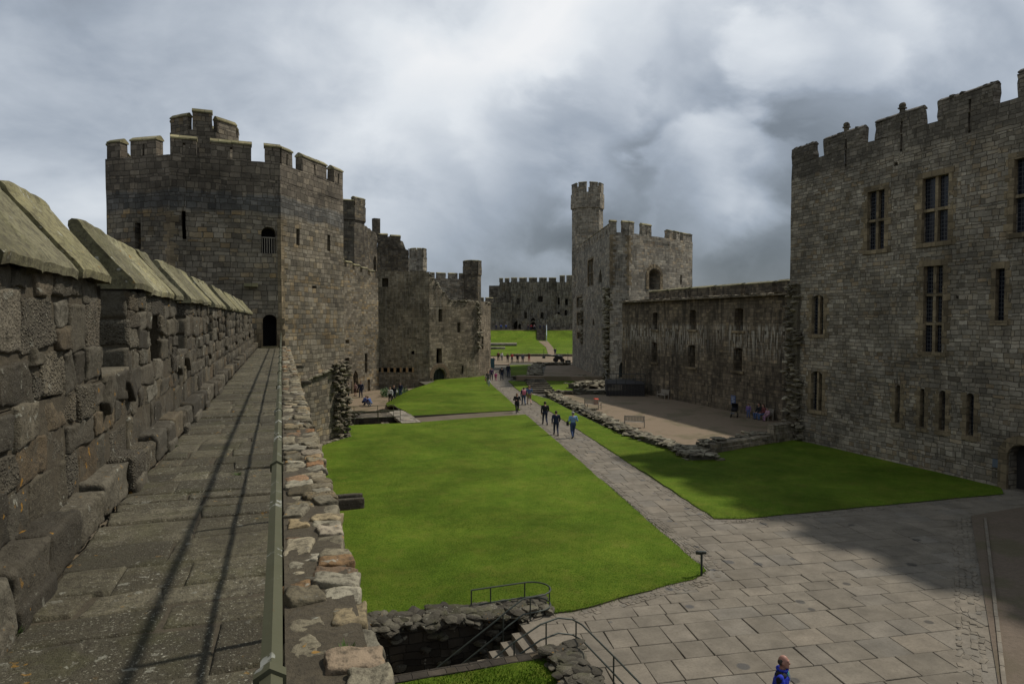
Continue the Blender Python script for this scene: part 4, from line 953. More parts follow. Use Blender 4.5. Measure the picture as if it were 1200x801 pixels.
# loops through the battlements start in the wall face
ZH = 18.35
MS = pxspec(ha, hb, 19, []); 
def hs(px, py): return onwall(ha, hb, px, py)[0]
mer = [(hs(929, 175), hs(959, 165)), (hs(965, 163), hs(1018, 143)), (hs(1025.5, 141), hs(1088, 116)), (hs(1099, 111), hs(1176, 83)), (hs(1193, 76), hs(1275, 50))]
mer[0] = (0.02, mer[0][1])
ss = mer[-1][1] + .9
while ss < 28: mer.append((ss, ss + 3.0)); ss += 3.8
loops = [(s0 + (s1 - s0) * .52) for s0, s1 in mer[1:]]
for s in loops: hops.append(OP(s - .07, s + .07, 17.3, ZH - .05, depth=.5))
hb_ = MB(); panel(hb_, ha, hb, -.3, ZH, [dict(o) for o in hops], .62); nH = Vector((12, 0))
panel(hb_, hb, hb + nH, -.3, ZH, [], 2); panel(hb_, hb + nH, ha + nH, -.3, ZH, [], 3); panel(hb_, ha + nH, ha, -.3, ZH, [], 1)
hb_.poly([(*p, ZH - .9) for p in (ha, hb, hb + nH, ha + nH)]); hb_.jitter(.05, 1.0); hb_.build('wall', M['hall'], hl)
hm = [M['hall'], M['hall']]
for i, (s0, s1) in enumerate(mer):
    s1 -= .42
    c = loops[i - 1] if i else None
    merlon(hl, ha, hb, s0, s1, ZH - .02, 19.5 + (.15 if i == 4 else 0), .42, hm, (c - .07, c + .07, ZH, 18.95) if c else None, .2, .012, ruin=.45)
    tr_ = MB(); rk = random.Random(70 + i)
    for k in range(int((s1 - s0) * 3.2)): rock(tr_, at(ha, hb, rk.uniform(s0 + .1, s1 - .1), rk.uniform(.1, .35), 19.42), (rk.uniform(.25, .5), rk.uniform(.25, .4), rk.uniform(.12, .28)), tilt=.12, R=rk)
    tr_.build('worn_top', M['rubbledark'], hl)
for o, nl, nt2 in wins: window(hl, ha, hb, o, nl, nt2, .26 if o['s1'] - o['s0'] > .7 else .2, .3 if o['z0'] > 5.8 else .38, arch=o['arch'])
ds = MB(); cs = (dro['s0'] + dro['s1']) / 2; w = (dro['s1'] - dro['s0']) / 2
for k in range(13): t = PI - PI * k / 12; ds.box(at(ha, hb, cs + (w + .2) * math.cos(t), -.03, dro['z1'] - w + (w + .2) * math.sin(t)), (.42, .14, .42), 0, 0, Matrix.Rotation(-PI / 2, 3, 'Z') @ Matrix.Rotation(-(t - PI / 2), 3, 'Y'))
for sd in (-1, 1):
    z = 0
    while z < dro['z1'] - w - .1: ds.box(at(ha, hb, cs + sd * (w + .2), -.03, z + .2), (.42, .14, .385), -PI / 2); z += .395
ds.jitter(.01, 4); ds.build('door_surround', M['ashlar'], hl)
dd = MB(); dd.poly([at(ha, hb, dro['s0'] - .05, .6, -.2), at(ha, hb, dro['s1'] + .05, .6, -.2), at(ha, hb, dro['s1'] + .05, .6, dro['z1'] + .05), at(ha, hb, dro['s0'] - .05, .6, dro['z1'] + .05)]); dd.build('door', M['blacktimber'], hl)
ht = MB(); rk = random.Random(9); ht.col = (.3, .4, .2); ht.box((32.42, 37.2, 5), (.3, 1.0, 10.6))
for i in range(330):
    z = rk.uniform(0, 10.4); wd = 1.25 - .05 * z + .25 * math.sin(z * 2.1); rock(ht, at(ha, hb, rk.uniform(-.1, wd), rk.uniform(-.33, .25), z), (rk.uniform(.35, .75), rk.uniform(.35, .7), rk.uniform(.16, .3)), tilt=.12, R=rk)
ht.build('toothing', M['rubblemid'], hl)
for (px, py) in ((989, 146), (1054.5, 118)):
    bd = MB()
    s, z = onwall(ha, hb, px, py); z = 19.62; bd.box(at(ha, hb, s, .2, z - .05), (.2, .22, .4), .3); bd.ell(at(ha, hb, s, .2, z + .25), (.19, .19, .17)); bd.box(at(ha, hb, s, .2, z + .1), (.34, .34, .08), .3); bd.jitter(.02, 4); bd.build('stone_finial', M['turret'], hl)
pq = MB(); s, z = onwall(ha, hb, 1170.5, 543); pq.box(at(ha, hb, s, -.06, z), (.5, .06, .4), -PI / 2); tag(pq.build('wall_plaque', plain('plaque_blue', (.09, .11, .13), .5)), 'small blue grey plaque fixed to the wall beside the arched doorway', 'plaque')
# ------------------------------------------------------------------ ground
def ground():
    xs = [-2500, -2.06, .36, 3.4, 5.9, 17, 60, 2500]; ys = [-2500, 15.0, 17.2, 53.2, 92, 200, 2500]; mb = MB()
    for i in range(len(xs) - 1):
        for j in range(len(ys) - 1):
            cx, cy = (xs[i] + xs[i + 1]) / 2, (ys[j] + ys[j + 1]) / 2
            if .36 < cx < 5.9 and 15 < cy < 17.2: continue
            if 3.4 < cx < 17 and 53.2 < cy < 92: continue
            mb.poly([(xs[i], ys[j], -.06), (xs[i + 1], ys[j], -.06), (xs[i + 1], ys[j + 1], -.06), (xs[i], ys[j + 1], -.06)])
    mb.poly([(.3, 14.9, -3.1), (6.7, 14.9, -3.1), (6.7, 17.3, -3.1), (.3, 17.3, -3.1)]); mb.poly([(3.3, 53.1, -1.7), (9.8, 53.1, -1.7), (9.8, 56.4, -1.7), (3.3, 56.4, -1.7)])
    o = mb.build('ground', M['bed']); o['kind'] = 'structure'
ground()
def P2(x, y): return (x, y)
gz = lambda x, y: .045 + .03 * noise.noise(Vector((x * .25, y * .25, 0)))
pathL = lambda Y: 12.76 + (Y - 18.5) * .1895; pathR = lambda Y: 16.38 + (Y - 22.97) * .1797
lawnA = [(.3, 18.0), (5.2, 18.0), (6.55, 17.75), (6.75, 17.05), (7.6, 17.0), (9.2, 17.35), (10.8, 17.75), (12.0, 17.95), (12.75, 18.45), (pathL(30), 30), (pathL(42), 42), (pathL(54.3), 54.3), (9.75, 52.6), (3.5, 52.9), (.3, 52.9)]
sheet('lawn', lawnA, gz, M['grass'], 1.2, .12, edge=.07)
q = [g(457, 477), g(484, 455), g(508, 448), g(566, 441.6)]
def crest_d(x, y):
    p = Vector((x, y)); best = 1e9; sg = 1
    for a, b in zip(q, q[1:]):
        t = b - a; u = max(0, min(1, (p - a).dot(t) / t.dot(t))); d = (p - a - t * u).length
        if d < best: best = d; sg = 1 if t.x * (p.y - a.y) - t.y * (p.x - a.x) > 0 else -1
    return best * sg
def lz2(x, y):
    d = crest_d(x, y); k = max(0, min(1, (d + .6) / 3.4)); k = k * k * (3 - 2 * k); w = max(0, min(1, (19.5 - x) / 3.5)); k *= w; return .05 + .1 * math.exp(-((d + 3) / 3) ** 2) - 1.1 * k + .02 * noise.noise(Vector((x * .3, y * .3, 0)))
lawnB = [(10.2, 56.2), g(488, 487.5), (pathL(56.6), 56.9), (pathL(70), 70), (pathL(81.5), 81.5), g(573, 445), g(567, 441), (28.6, 96.3), (26.3, 93.0), (18.6, 89.4), (17.0, 88.4), (14.5, 84), (10.6, 74), (9.6, 66), (10.0, 60)]
sheet('lawn', lawnB, lz2, M['grass'], .8, .12, edge=.06)
lawnC = [(16.45, 23.2), (17.6, 22.85), (24, 22.6), (31.4, 22.3), (32.45, 23.2), (32.45, 37.2), (24.5, 34.6), (23.4, 33.4), (22.6, 36), (22.4, 42.5), (23.6, 52), (25.6, 64), (25.3, 71), (pathR(71), 71), (pathR(55), 55), (pathR(40), 40)]
sheet('lawn', lawnC, gz, M['grass'], 1.2, .12, edge=.07)
def pxpoly(l): return [g(*p) for p in l]
sheet('lawn', pxpoly([(599, 441), (597.5, 428), (624.5, 427.5), (625.5, 439.5)]), .06, M['grass'], None, .1, edge=.05)
sheet('lawn', pxpoly([(595.5, 446.3), (618, 447.5), (621, 453), (612, 455.5), (609.5, 459), (603, 454)]), .06, M['grass'], None, .1, edge=.05)
sheet('lawn', pxpoly([(631, 447.3), (640, 446.5), (690, 447), (688, 449), (672, 452), (671, 458), (642, 459)]), .06, M['grass'], None, .1, edge=.05)
sheet('cross_path', [(9.7, 52.4), (9.7, 56.4), g(487, 489), (pathL(57.2), 57.2), (pathL(57), 54)], -.01, M['earth'])
sheet('courtyard', [(3.3, 56.35), (12, 56.35), (17.2, 66), (17.2, 92.5), (10, 92.5), (3.3, 82)], -.9, M['gravel'])
gravel = [(23.4, 34.6), (32.5, 37.2), (37.3, 37.6), (37.3, 66.5), (27.6, 67.5), (23.8, 44)]
sheet('gravel_court', gravel, lambda x, y: .03 + .02 * noise.noise(Vector((x * .4, y * .4, 0))), M['gravel'], 1.5)
sheet('gravel_court', pxpoly([(636, 441.5), (704, 442.5), (700, 430), (668, 427), (640, 428.5)]), .03, M['gravel'])
sheet('earth_yard', [(26.6, 20.2), (32.5, 20.6), (32.5, 4), (9, 4), (14.4, 10.2)], .035, M['earth'], 2)
# upper ward
HF = Vector((FW.x, FW.y)).normalized(); HR = Vector((RT.x, RT.y))
def dep(x, y): return HF.dot(Vector((x, y)))
def upz(x, y):
    d = dep(x, y); k = [(0, .02), (152, .02), (176, .9), (195, 1.8), (198, 2.1), (206, 5.0), (260, 5.1)]
    for (a, za), (b, zb) in zip(k, k[1:]):
        if a <= d <= b: return za + (zb - za) * (d - a) / (b - a) + .05
    return 5.1
sheet('upper_lawn', [PD(560, 152), PD(690, 152), PD(690, 206.5), PD(555, 206.5)], upz, M['grass'], 3)
sheet('upper_court', [PD(555, 205.8), PD(690, 205.8), PD(690, 225), PD(555, 225)], lambda x, y: upz(x, y) + .03, M['gravel'], 4)
sheet('upper_path', [PD(643, 151), PD(652.5, 151), PD(648, 176), PD(642, 196), PD(631, 196), PD(640, 176)], lambda x, y: upz(x, y) + .05, M['gravel'], 2)
st = MB()
for i in range(12):
    d0 = 197.5 + i * .72; p, q_ = PD(629, d0), PD(639.5, d0); st.box(((p.x + q_.x) / 2, (p.y + q_.y) / 2, 1.9 + (i + 1) * .27 - .3), ((q_ - p).length, 1.0, .9), -TH)
tag(st.build('mound_steps', M['dark']), 'broad dark steps climbing the green bank below the far gatehouse', 'steps')
rl = MB(); 
for k in range(5): p = PD(640.5, 196.5 + k * 2.3); z = upz(p.x, p.y) + .1; rl.tube((p.x, p.y, z - .2), (p.x, p.y, z + 1.4), .09)
for hh in (.7, 1.4): rl.path([(PD(640.5, d).x, PD(640.5, d).y, upz(*PD(640.5, d)) + hh + .1) for d in (196.5, 198.5, 201, 203.5, 206)], .11)
tag(rl.build('step_handrail', M['bluerail']), 'pale handrail on the right edge of the bank steps', 'railing')
pl = MB(); p = PD(586, 184); pl.box((p.x, p.y, 1.55), (9, 7, .5), -TH); p = PD(580, 172); pl.box((p.x - 1, p.y, 1.0), (7, 3, .5), -TH); tag(pl.build('stone_plinth', M['grey']), 'low grey slate plinths set in the upper lawn', 'plinth')
sheet('terrace', [PD(566, 122), PD(596, 122), PD(600, 130), PD(692, 127), PD(692, 150), PD(566, 150)], .05, M['gravel'])
kb = MB(); kb.extrude([(0, -.1), (0, .5), (.8, .55), (.8, -.1)], (*PD(598, 150), 0), (*PD(643, 150), 0), (HF.x, HF.y)); kb.extrude([(0, -.1), (0, .5), (.8, .55), (.8, -.1)], (*PD(652, 150), 0), (*PD(692, 150), 0), (HF.x, HF.y)); kb.jitter(.04)
tag(kb.build('kerb_wall', M['dark']), 'low dark kerb wall where visitors stand, along the upper lawn edge', 'wall')

# flagstones
def paving():
    mb = MB(); d2 = Vector((math.sin(math.radians(10.2)), math.cos(math.radians(10.2)))); d1 = Vector((math.cos(math.radians(7)), -math.sin(math.radians(7)))); R = random.Random(21)
    def flag(o, u, v, w, h):
        c = [o + u * .008 + v * .008, o + u * (w - .008) + v * .008, o + u * (w - .008) + v * (h - .008), o + u * .008 + v * (h - .008)]
        c = [p + Vector((R.uniform(-.014, .014), R.uniform(-.014, .014))) for p in c]; mid = sum(c, Vector((0, 0))) / 4
        mb.col = (R.random(), R.random(), R.random()); z = R.uniform(-.006, .006); tl = [z + R.uniform(-.004, .004) for _ in c]
        lo = [mb.vert((p.x, p.y, -.05)) for p in c]; md_ = [mb.vert((p.x, p.y, t - .012)) for p, t in zip(c, tl)]; tp = [mb.vert((*(p + (mid - p).normalized() * .016), t)) for p, t in zip(c, tl)]
        for i in range(4): j = (i + 1) % 4; mb.face((lo[i], lo[j], md_[j], md_[i])); mb.face((md_[i], md_[j], tp[j], tp[i]))
        mb.face(tp)
    b = -9.0
    while b < 118:
        far = b > 14.5; h = R.uniform(.55, .98) if not far else R.uniform(.5, .85)
        base = Vector((14.2, 18.0)) + d2 * b
        if far: a, a1 = (-2.4, 2.9) if b < 16 else (-2.3, 2.2)
        else: a, a1 = -9.0, 19.5
        a += R.uniform(0, .6)
        while a < a1:
            w = R.uniform(.6, 1.35) if not far else R.uniform(.5, 1.1); o = base + d1 * a
            if not (o.x < 5.85 and o.y < 18.5): flag(o, d1, d2, w, h)
            a += w
        b += h
    o = mb.build('paving', M['pave']); o['kind'] = 'structure'
paving()
def setts(pts, width, name='pavement_edging', zt=.012, size=(.1, .24), mat='pave', miss=.0):
    mb = MB(); R = random.Random(len(pts) * 7 + int(pts[0][0]))
    for a, b in zip(pts, pts[1:]):
        a = Vector(a); b = Vector(b); L = (b - a).length; t = (b - a) / L; n = Vector((t.y, -t.x)); d = 0
        while d < width:
            w = R.uniform(.11, .19); s = 0
            while s < L:
                l = R.uniform(*size); mb.col = (R.random(), R.random(), R.random())
                if R.random() < miss: s += l; continue
                p = a + t * (s + l / 2) + n * (d + w / 2)
                mb.rbox((p.x, p.y, zt - .04 + R.uniform(-.008, .012)), (l / 2 - .008, w / 2 - .008, .04), .02, 2, Matrix.Rotation(math.atan2(t.y, t.x) + R.uniform(-.1, .1) * (1 + miss * 8), 3, 'Z'), .006); s += l
            d += w
    o = mb.build(name, M[mat]); o['kind'] = 'structure'
setts([(6.8, 16.95), (7.6, 16.9), (9.2, 17.25), (10.8, 17.65), (12.0, 17.85), (12.9, 18.45), (13.3, 19.6), (pathL(24) + .1, 24)], .36)
setts([(pathL(24) + .1, 24), (pathL(54), 54), (pathL(82), 82)], .3, size=(.15, .4))
setts([(31.4, 22.2), (24, 22.5), (17.6, 22.75), (16.5, 23.0)][::-1], .3); setts([(pathR(82), 82), (pathR(55), 55), (pathR(23), 23)], .3, size=(.15, .4))
gd = (Vector((14.87, 10.62)) - Vector((26.0, 19.3))).normalized()
setts([(26.2, 19.9), (14.4, 10.4), (10, 6.9)], .5, zt=.022, size=(.08, .4), miss=.3); gn = Vector((gd.y, -gd.x))
kb = MB(); R0 = random.Random(2); s = 0
while s < 21:
    l = R0.uniform(.5, 1.1); p = Vector((26.6, 19.75)) + gd * (s + l / 2) - gn * .12; kb.col = (R0.random(), R0.random(), 0); kb.rbox((p.x, p.y, .03), (l / 2 - .01, .05, .06), .015, 2, Matrix.Rotation(math.atan2(gd.y, gd.x), 3, 'Z'), .006); s += l
kb.build('drain_kerb', M['pave'])['kind'] = 'structure'

# ------------------------------------------------------------------ low ruin walls (piles of stone)
def ruin_wall(name, label, pts, w, h, n, seed, size=(.3, .62), mat='rubble', core='rubbledark', sub=1, z0=0.0):
    R = random.Random(seed); r = thing(name, label, 'ruin', (pts[0][0], pts[0][1], z0)); cr = MB(); mb = MB()
    for a, b in zip(pts, pts[1:]):
        a = Vector(a); b = Vector(b); L = (b - a).length; t = (b - a) / L; nn = Vector((-t.y, t.x)); mid = (a + b) / 2
        cr.box((mid.x, mid.y, z0 + h * .38), (L, w * .82, h * .78), math.atan2(t.y, t.x))
        for i in range(int(n * L)):
            s = R.uniform(-.1, L + .1); d = R.uniform(-.5, .5) * w * (1.15 + .25 * noise.noise(Vector((s * .7, seed, 0)))); z = h * (R.uniform(.05, 1.0) if abs(d) > w * .36 else R.uniform(.7, 1.05)) * (.85 + .4 * noise.noise(Vector((s * .5, seed, 5)))); p = a + t * s + nn * d
            k = R.uniform(*size); rock(mb, (p.x, p.y, z0 + z), (k * 1.2, k * R.uniform(.6, 1.0), k * R.uniform(.2, .36)), tilt=.16, sub=sub, R=R)
    cr.jitter(.05); cr.build('core', M[core], r); mb.build('stones', M[mat], r); return r
ruin_wall('ruined_wall', 'long low rubble wall stump between the sloping lawn strip and the gravel court', [(23.2, 35.4), (22.9, 38), (23.1, 42.7), (25, 54), (26.2, 62), (26.9, 67)], 1.15, .42, 17, 1)
ruin_wall('ruined_wall', 'spread of flat rubble at the near corner of the gravel court', [(22.7, 33.2), (23.4, 36.2)], 1.7, .4, 46, 2)
ww = ruin_wall('ruined_wall', 'low rubble topped wall with moulded plinth joining the dark hall corner', [(24.3, 35.6), (28.5, 36.7), (32.5, 37.9)], 1.25, .62, 24, 3)
pm = MB(); pm.extrude([(0, 0), (0, .25), (.1, .3), (.1, .5), (.2, .56), (.5, .56), (.5, 0)], (24.6, 34.75, 0), (32.5, 37.0, 0), (-.274, .962)); pm.extrude([(-.02, 0), (-.02, .55), (.1, .7), (.1, 1.15), (.3, 1.2), (.6, 1.2), (.6, 0)], (30.3, 36.3, 0), (32.48, 36.92, 0), (-.274, .962)); pm.jitter(.03, 1.5); pm.build('plinth', M['mid'], ww)
ruin_wall('ruined_wall', 'short dark retaining wall with stone coping behind the gravel court', [g(640, 463), g(668, 462), g(712, 461.5)], .9, .55, 9, 4)
ruin_wall('ruined_wall', 'mossy rubble heap beside the dark timber platform', [g(673, 456), g(690, 453.5), g(712, 452)], 2.0, .8, 22, 5, (.5, 1.0))
bw = ruin_wall('ruined_wall', 'low wall carrying the narrow walkway from path to tower door', [g(601, 443.5), g(640, 443.5), g(700, 442.5)], .9, .4, 8, 6, (.4, .8))
wk = MB(); wk.extrude([(0, .0), (0, .56), (1.5, .56), (1.5, .0)], (*g(605, 445.5), 0), (*g(733, 446.5), 0), (.36, .93)); wk.build('walkway', M['gravel'], bw)
ruin_wall('ruined_wall', 'small rubble corner between square lawn and far gravel patch', [g(627, 440), g(626.5, 430), g(633, 427.5)], 1.6, .3, 14, 7, (.5, 1.0))
ruin_wall('ruined_wall', 'far line of stones edging the gravel below the cannon terrace', [g(626, 428), g(668, 427.5)], 1.0, .5, 6, 8, (.6, 1.1))
stp = MB()
for i in range(7):
    p = g(632 - (i * .1), 447); k = i / 6; c = g(626.5 + 5 * k, 448.5).lerp(g(633 + 5 * k, 460.5), k); stp.box((c.x, c.y, .35 - .05 * i), (2.6, .55, .3), -.35)
stp.jitter(.03); tag(stp.build('stone_steps', M['dark']), 'short flight of worn stone steps down through the lawn to the rubble wall', 'steps')

# dark timber platform against the curtain wall
pf = thing('viewing_platform', 'dark boarded platform with railings below the arched tower door', 'platform', (34.5, 63, 0))
p0, p1 = g(711, 464), g(755.5, 464.5); fx = (p1 - p0).normalized(); bx_ = Vector((-fx.y, fx.x)); mb = MB(); L = (p1 - p0).length
n = 26
for i in range(n): c = p0 + fx * (L * (i + .5) / n) + bx_ * RR.uniform(-.01, .01); mb.box((c.x, c.y, .62), (L / n - .015, .05, 1.24), math.atan2(fx.y, fx.x))
mb.build('front_boards', M['blacktimber'], pf); mb = MB(); c = p0 + fx * L / 2 + bx_ * 2.6; mb.box((c.x, c.y, 1.28), (L + .1, 5.3, .1), math.atan2(fx.y, fx.x)); mb.build('deck', M['blacktimber'], pf)
mb = MB(); c = p0 + bx_ * 2.6; mb.box((c.x, c.y, .61), (.06, 5.1, 1.22), math.atan2(fx.y, fx.x)); mb.build('side_boards', M['blacktimber'], pf)
for i in range(5):
    c = p0 + fx * (L * i / 4) + bx_ * .05; mb = MB(); mb.tube((c.x, c.y, 1.3), (c.x, c.y, 2.35), .03); mb.build('post', M['iron'], pf)
mb = MB()
for z in (1.85, 2.35): a_, b_ = p0 + bx_ * .05, p1 + bx_ * .05; mb.tube((a_.x, a_.y, z), (b_.x, b_.y, z), .028); a2 = p0 + bx_ * 5; mb.tube((a_.x, a_.y, z), (a2.x, a2.y, z), .028)
mb.build('rail', M['iron'], pf)
# left stair pit with rails
lp = thing('stair_pit', 'sunken stair pit with dark walls and a pale concrete slab beside the corner tower', 'stair pit', (6.5, 54, -1.6))
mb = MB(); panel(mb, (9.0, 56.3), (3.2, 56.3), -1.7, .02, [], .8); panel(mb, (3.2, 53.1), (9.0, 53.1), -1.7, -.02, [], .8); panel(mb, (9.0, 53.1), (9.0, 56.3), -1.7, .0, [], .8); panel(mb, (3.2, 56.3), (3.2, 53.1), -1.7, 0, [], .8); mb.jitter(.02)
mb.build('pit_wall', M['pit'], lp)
mb = MB(); mb.box((9.45, 56.0, -.01), (1.5, 7.4, .22)); mb.jitter(.01); mb.build('slab', M['grey'], lp)
mb = MB()
for i in range(8): mb.box((3.6 + i * .6, 54.9, -1.6 + i * .18), (.6, 1.0, .2))
mb.build('steps', M['dark'], lp)
mb = MB(); panel(mb, (8.7, 58.6), (3.3, 58.6), -.95, .55, [], .6, top=lambda s: .35 + noise.noise(Vector((s, 0, 0))) * .2); mb.poly([(8.7, 56.3, .03), (8.7, 58.6, .1), (3.3, 58.6, .1), (3.3, 56.3, .03)]); mb.build('ledge', M['dark'], lp)
mb = MB(); R0 = random.Random(14)
for i in range(150): u = R0.random(); rock(mb, (3.9 + u * 3.2 + R0.uniform(-.5, .5), 57 + u * 1.5 + R0.uniform(-.7, .7), -.9 + (1 - u) * 2.5 * R0.uniform(.2, 1)), (R0.uniform(.4, .8), .6, .3), R=R0)
mb.build('rubble_bank', M['rubbledark'], lp)
lr = thing('pit_railing', 'thin dark green two bar railing round the sunken stair pit', 'railing', (6.5, 53, 0))
mb = MB()
for z in (.5, 1.0): mb.path([(3.3, 53.0, z), (8.7, 53.0, z)], .032)
mb.path([(8.7, 53.0, 1.0), (8.7, 56.4, 1.0)], .03); mb.path([(3.3, 56.4, 1.0), (8.7, 56.4, 1.0)], .03); mb.path([(3.3, 56.4, .5), (8.7, 56.4, .5)], .03); mb.build('bars', M['rail'], lr)
for x, y in ((3.4, 53), (5.2, 53), (7.0, 53), (8.7, 53), (5.5, 56.4), (7.4, 56.4), (8.7, 56.4)): mb = MB(); mb.tube((x, y, -.1), (x, y, 1.0), .022); mb.build('post', M['rail'], lr)

# foreground stairwell
sp = thing('stairwell', 'sunken foreground stairwell with rough dark rubble walls and stone steps', 'stairwell', (3.5, 16, 0))
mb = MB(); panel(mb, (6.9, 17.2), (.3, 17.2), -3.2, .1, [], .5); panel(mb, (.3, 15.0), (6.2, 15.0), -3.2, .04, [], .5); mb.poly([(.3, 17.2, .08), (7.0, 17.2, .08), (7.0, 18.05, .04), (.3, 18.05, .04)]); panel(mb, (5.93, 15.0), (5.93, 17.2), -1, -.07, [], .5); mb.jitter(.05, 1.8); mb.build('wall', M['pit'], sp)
mb = MB(); R0 = random.Random(31)
for i in range(430):
    x = R0.uniform(.5, 6.9); hgt = .30 if x < 4.5 else .16; hgt += .10 * noise.noise(Vector((x * 1.4, 0, 0))); y = R0.uniform(17.08, 18.0)
    k = R0.uniform(.14, .5); rock(mb, (x, y, R0.uniform(.0, 1) ** .6 * hgt - .03), (k * 1.3, k * .9, k * .45), tilt=.25, sub=2, R=R0)
mb.build('wall_top', M['rubbledark'], sp, False); mb = MB()
for i in range(90): rock(mb, (R0.uniform(.5, 6.4), 17.15, R0.uniform(-2.4, .05)), (.34, .2, .16), 0, tilt=.15, sub=2, R=R0)
mb.build('facing_stones', M['rubbledark'], sp, False)['kind'] = 'stuff'
mb = MB()
for i in range(16):
    x1 = 5.92 - i * .31; mb.col = (RR.random(), RR.random(), 0); mb.rbox((x1 - .18, 15.75, -.10 - i * .185 - .1), (.18, .78, .1), .015, 4, None, .006)
mb.build('steps', M['stepstone'] if 'stepstone' in M else M['pave'], sp)
mb = MB(); mb.rbox((6.05, 15.8, -.06), (.2, .85, .09), .02, 4, None, .006); mb.build('top_step', M['pave'], sp)
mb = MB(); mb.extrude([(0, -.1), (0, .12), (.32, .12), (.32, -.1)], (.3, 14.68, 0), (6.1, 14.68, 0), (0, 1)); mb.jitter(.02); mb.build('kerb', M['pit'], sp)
sheet('grass_bank', [(2.2, 9.5), (5.75, 9.5), (5.75, 14.6), (5.4, 14.68), (.5, 14.68), (.5, 9.5)], lambda x, y: .08 + .05 * noise.noise(Vector((x, y, 0))), M['grass'], .5, .15)
ruin_wall('ruined_wall', 'rough dark rubble stump beside the foreground stairs', [(6.2, 14.75), (6.05, 13.2), (6.1, 11.5)], .8, .34, 60, 41, (.2, .42), 'rubbledark', 'rubbledark', 2)
def rails(name, label, runs, posts, mat=None, r=.021):
    t = thing(name, label, 'railing', (posts[0][0], posts[0][1], 0)); mat = mat or M['iron']
    for k, run in enumerate(runs): mb = MB(); mb.path(run, r); [mb.ell(p, (r, r, r), 6, 4) for p in run[1:-1]]; mb.build('rail', mat, t)
    for (x, y, z0, z1) in posts: mb = MB(); mb.tube((x, y, z0), (x, y, z1), r * .95); mb.build('post', mat, t)
def arc(c, r, a0, a1, z, n=6): return [(c[0] + r * math.cos(a0 + (a1 - a0) * i / n), c[1] + r * math.sin(a0 + (a1 - a0) * i / n), z) for i in range(n + 1)]
M['stairrail'] = plain('green_grey_rail', (.055, .062, .05), .45, .2)
top_ = [(4.85, 17.85, .62), (6.45, 17.85, .64)] + arc((6.45, 17.35), .5, PI / 2, -PI / 2, .64, 8) + [(6.0, 16.85, .62), (5.55, 16.75, .42), (5.2, 16.72, .2), (1.2, 16.7, -2.3)]
mid_ = [(x, y, z - .42) for x, y, z in top_]
rails('stair_railing', 'two bar metal railing curling round the top of the foreground stairs on the lawn side', [top_, mid_], [(4.85, 17.85, .0, .62), (5.4, 17.85, .0, .62), (6.4, 17.85, .0, .64), (6.95, 17.35, .0, .64), (6.2, 16.85, -.1, .63), (5.4, 16.73, -.8, .34), (3.2, 16.7, -2.2, -1.05)], M['stairrail'])
t2_ = [(1.2, 15.1, -2.1), (5.15, 15.1, .38), (5.85, 15.16, .68), (6.35, 15.27, .72), (6.7, 15.2, .66), (6.82, 14.9, .64), (6.85, 13.2, .62), (6.85, 11.0, .6)]
rails('stair_railing', 'two bar metal railing on the near side of the foreground stairs beside the paving', [t2_, [(x, y, z - .38) for x, y, z in t2_]], [(5.15, 15.1, -.6, .38), (6.0, 15.19, -.05, .7), (6.75, 15.1, 0, .65), (6.85, 13.3, 0, .62), (6.85, 11.5, 0, .6), (3.3, 15.1, -2.2, -.78)], M['stairrail'])
# blades of grass along the nearest lawn edges
def blades():
    R = random.Random(77); V = []; F = []
    def add(x, y, z, h):
        a = R.uniform(0, 6.28); w = .006 + R.random() * .006; dx, dy = math.cos(a) * w, math.sin(a) * w; lx, ly = R.uniform(-.02, .02), R.uniform(-.02, .02); i = len(V)
        V.extend([(x - dx, y - dy, z), (x + dx, y + dy, z), (x + lx, y + ly, z + h)]); F.append((i, i + 1, i + 2))
    for k in range(45000):
        y = 17.0 + (R.random() ** 2.0) * 26; x = R.uniform(.6, pathL(y) + .02)
        if y < 18.1 and x < 6.75: continue
        if y < 18.5 and y < 17.02 + max(0, x - 7.6) * .22: continue
        add(x, y, gz(x, y) - .005, R.uniform(.015, .035))
    for (pts, sp_) in ((lawnA[2:10], .06), (lawnC[0:4], .06), ([lawnC[-1], lawnC[0]], .06)):
        for a, b in zip(pts, pts[1:]):
            a = Vector(a); b = Vector(b)
            for i in range(int((b - a).length * 90)): p = a.lerp(b, R.random()) + Vector((R.gauss(0, sp_), R.gauss(0, sp_))); add(p.x, p.y, .02, R.uniform(.03, .07))
    for k in range(9000): add(R.uniform(2.4, 5.8), R.uniform(12, 14.66), .08, R.uniform(.03, .08))
    me = bpy.data.meshes.new('grass'); me.from_pydata(V, [], F); me.materials.append(M['blade']); o = bpy.data.objects.new('grass', me); COL.objects.link(o)
    tag(o, 'short blades of grass on the near lawn and its edges', 'grass', kind='stuff')
blades()
# ------------------------------------------------------------------ people
def capsule(mb, p0, r0, p1, r1, n=10):
    p0 = Vector(p0); p1 = Vector(p1); d = (p1 - p0); L = d.length; d = d.normalized() if L > 1e-6 else Vector((0, 0, 1)); x = d.orthogonal().normalized(); y = d.cross(x); rows = []
    for k in range(1, 5): t = PI / 2 * (1 - k / 4); rows.append((p0 - d * r0 * math.sin(t), r0 * math.cos(t)))
    for k in range(0, 4): t = PI / 2 * k / 4; rows.append((p1 + d * r1 * math.sin(t), r1 * math.cos(t)))
    ids = [[mb.vert(c + (x * math.cos(2 * PI * i / n) + y * math.sin(2 * PI * i / n)) * max(r, 1e-3)) for i in range(n)] for c, r in rows]
    for a, b in zip(ids, ids[1:]):
        for i in range(n): j = (i + 1) % n; mb.face((a[i], a[j], b[j], b[i]))
    mb.face(ids[0][::-1]); mb.face(ids[-1])

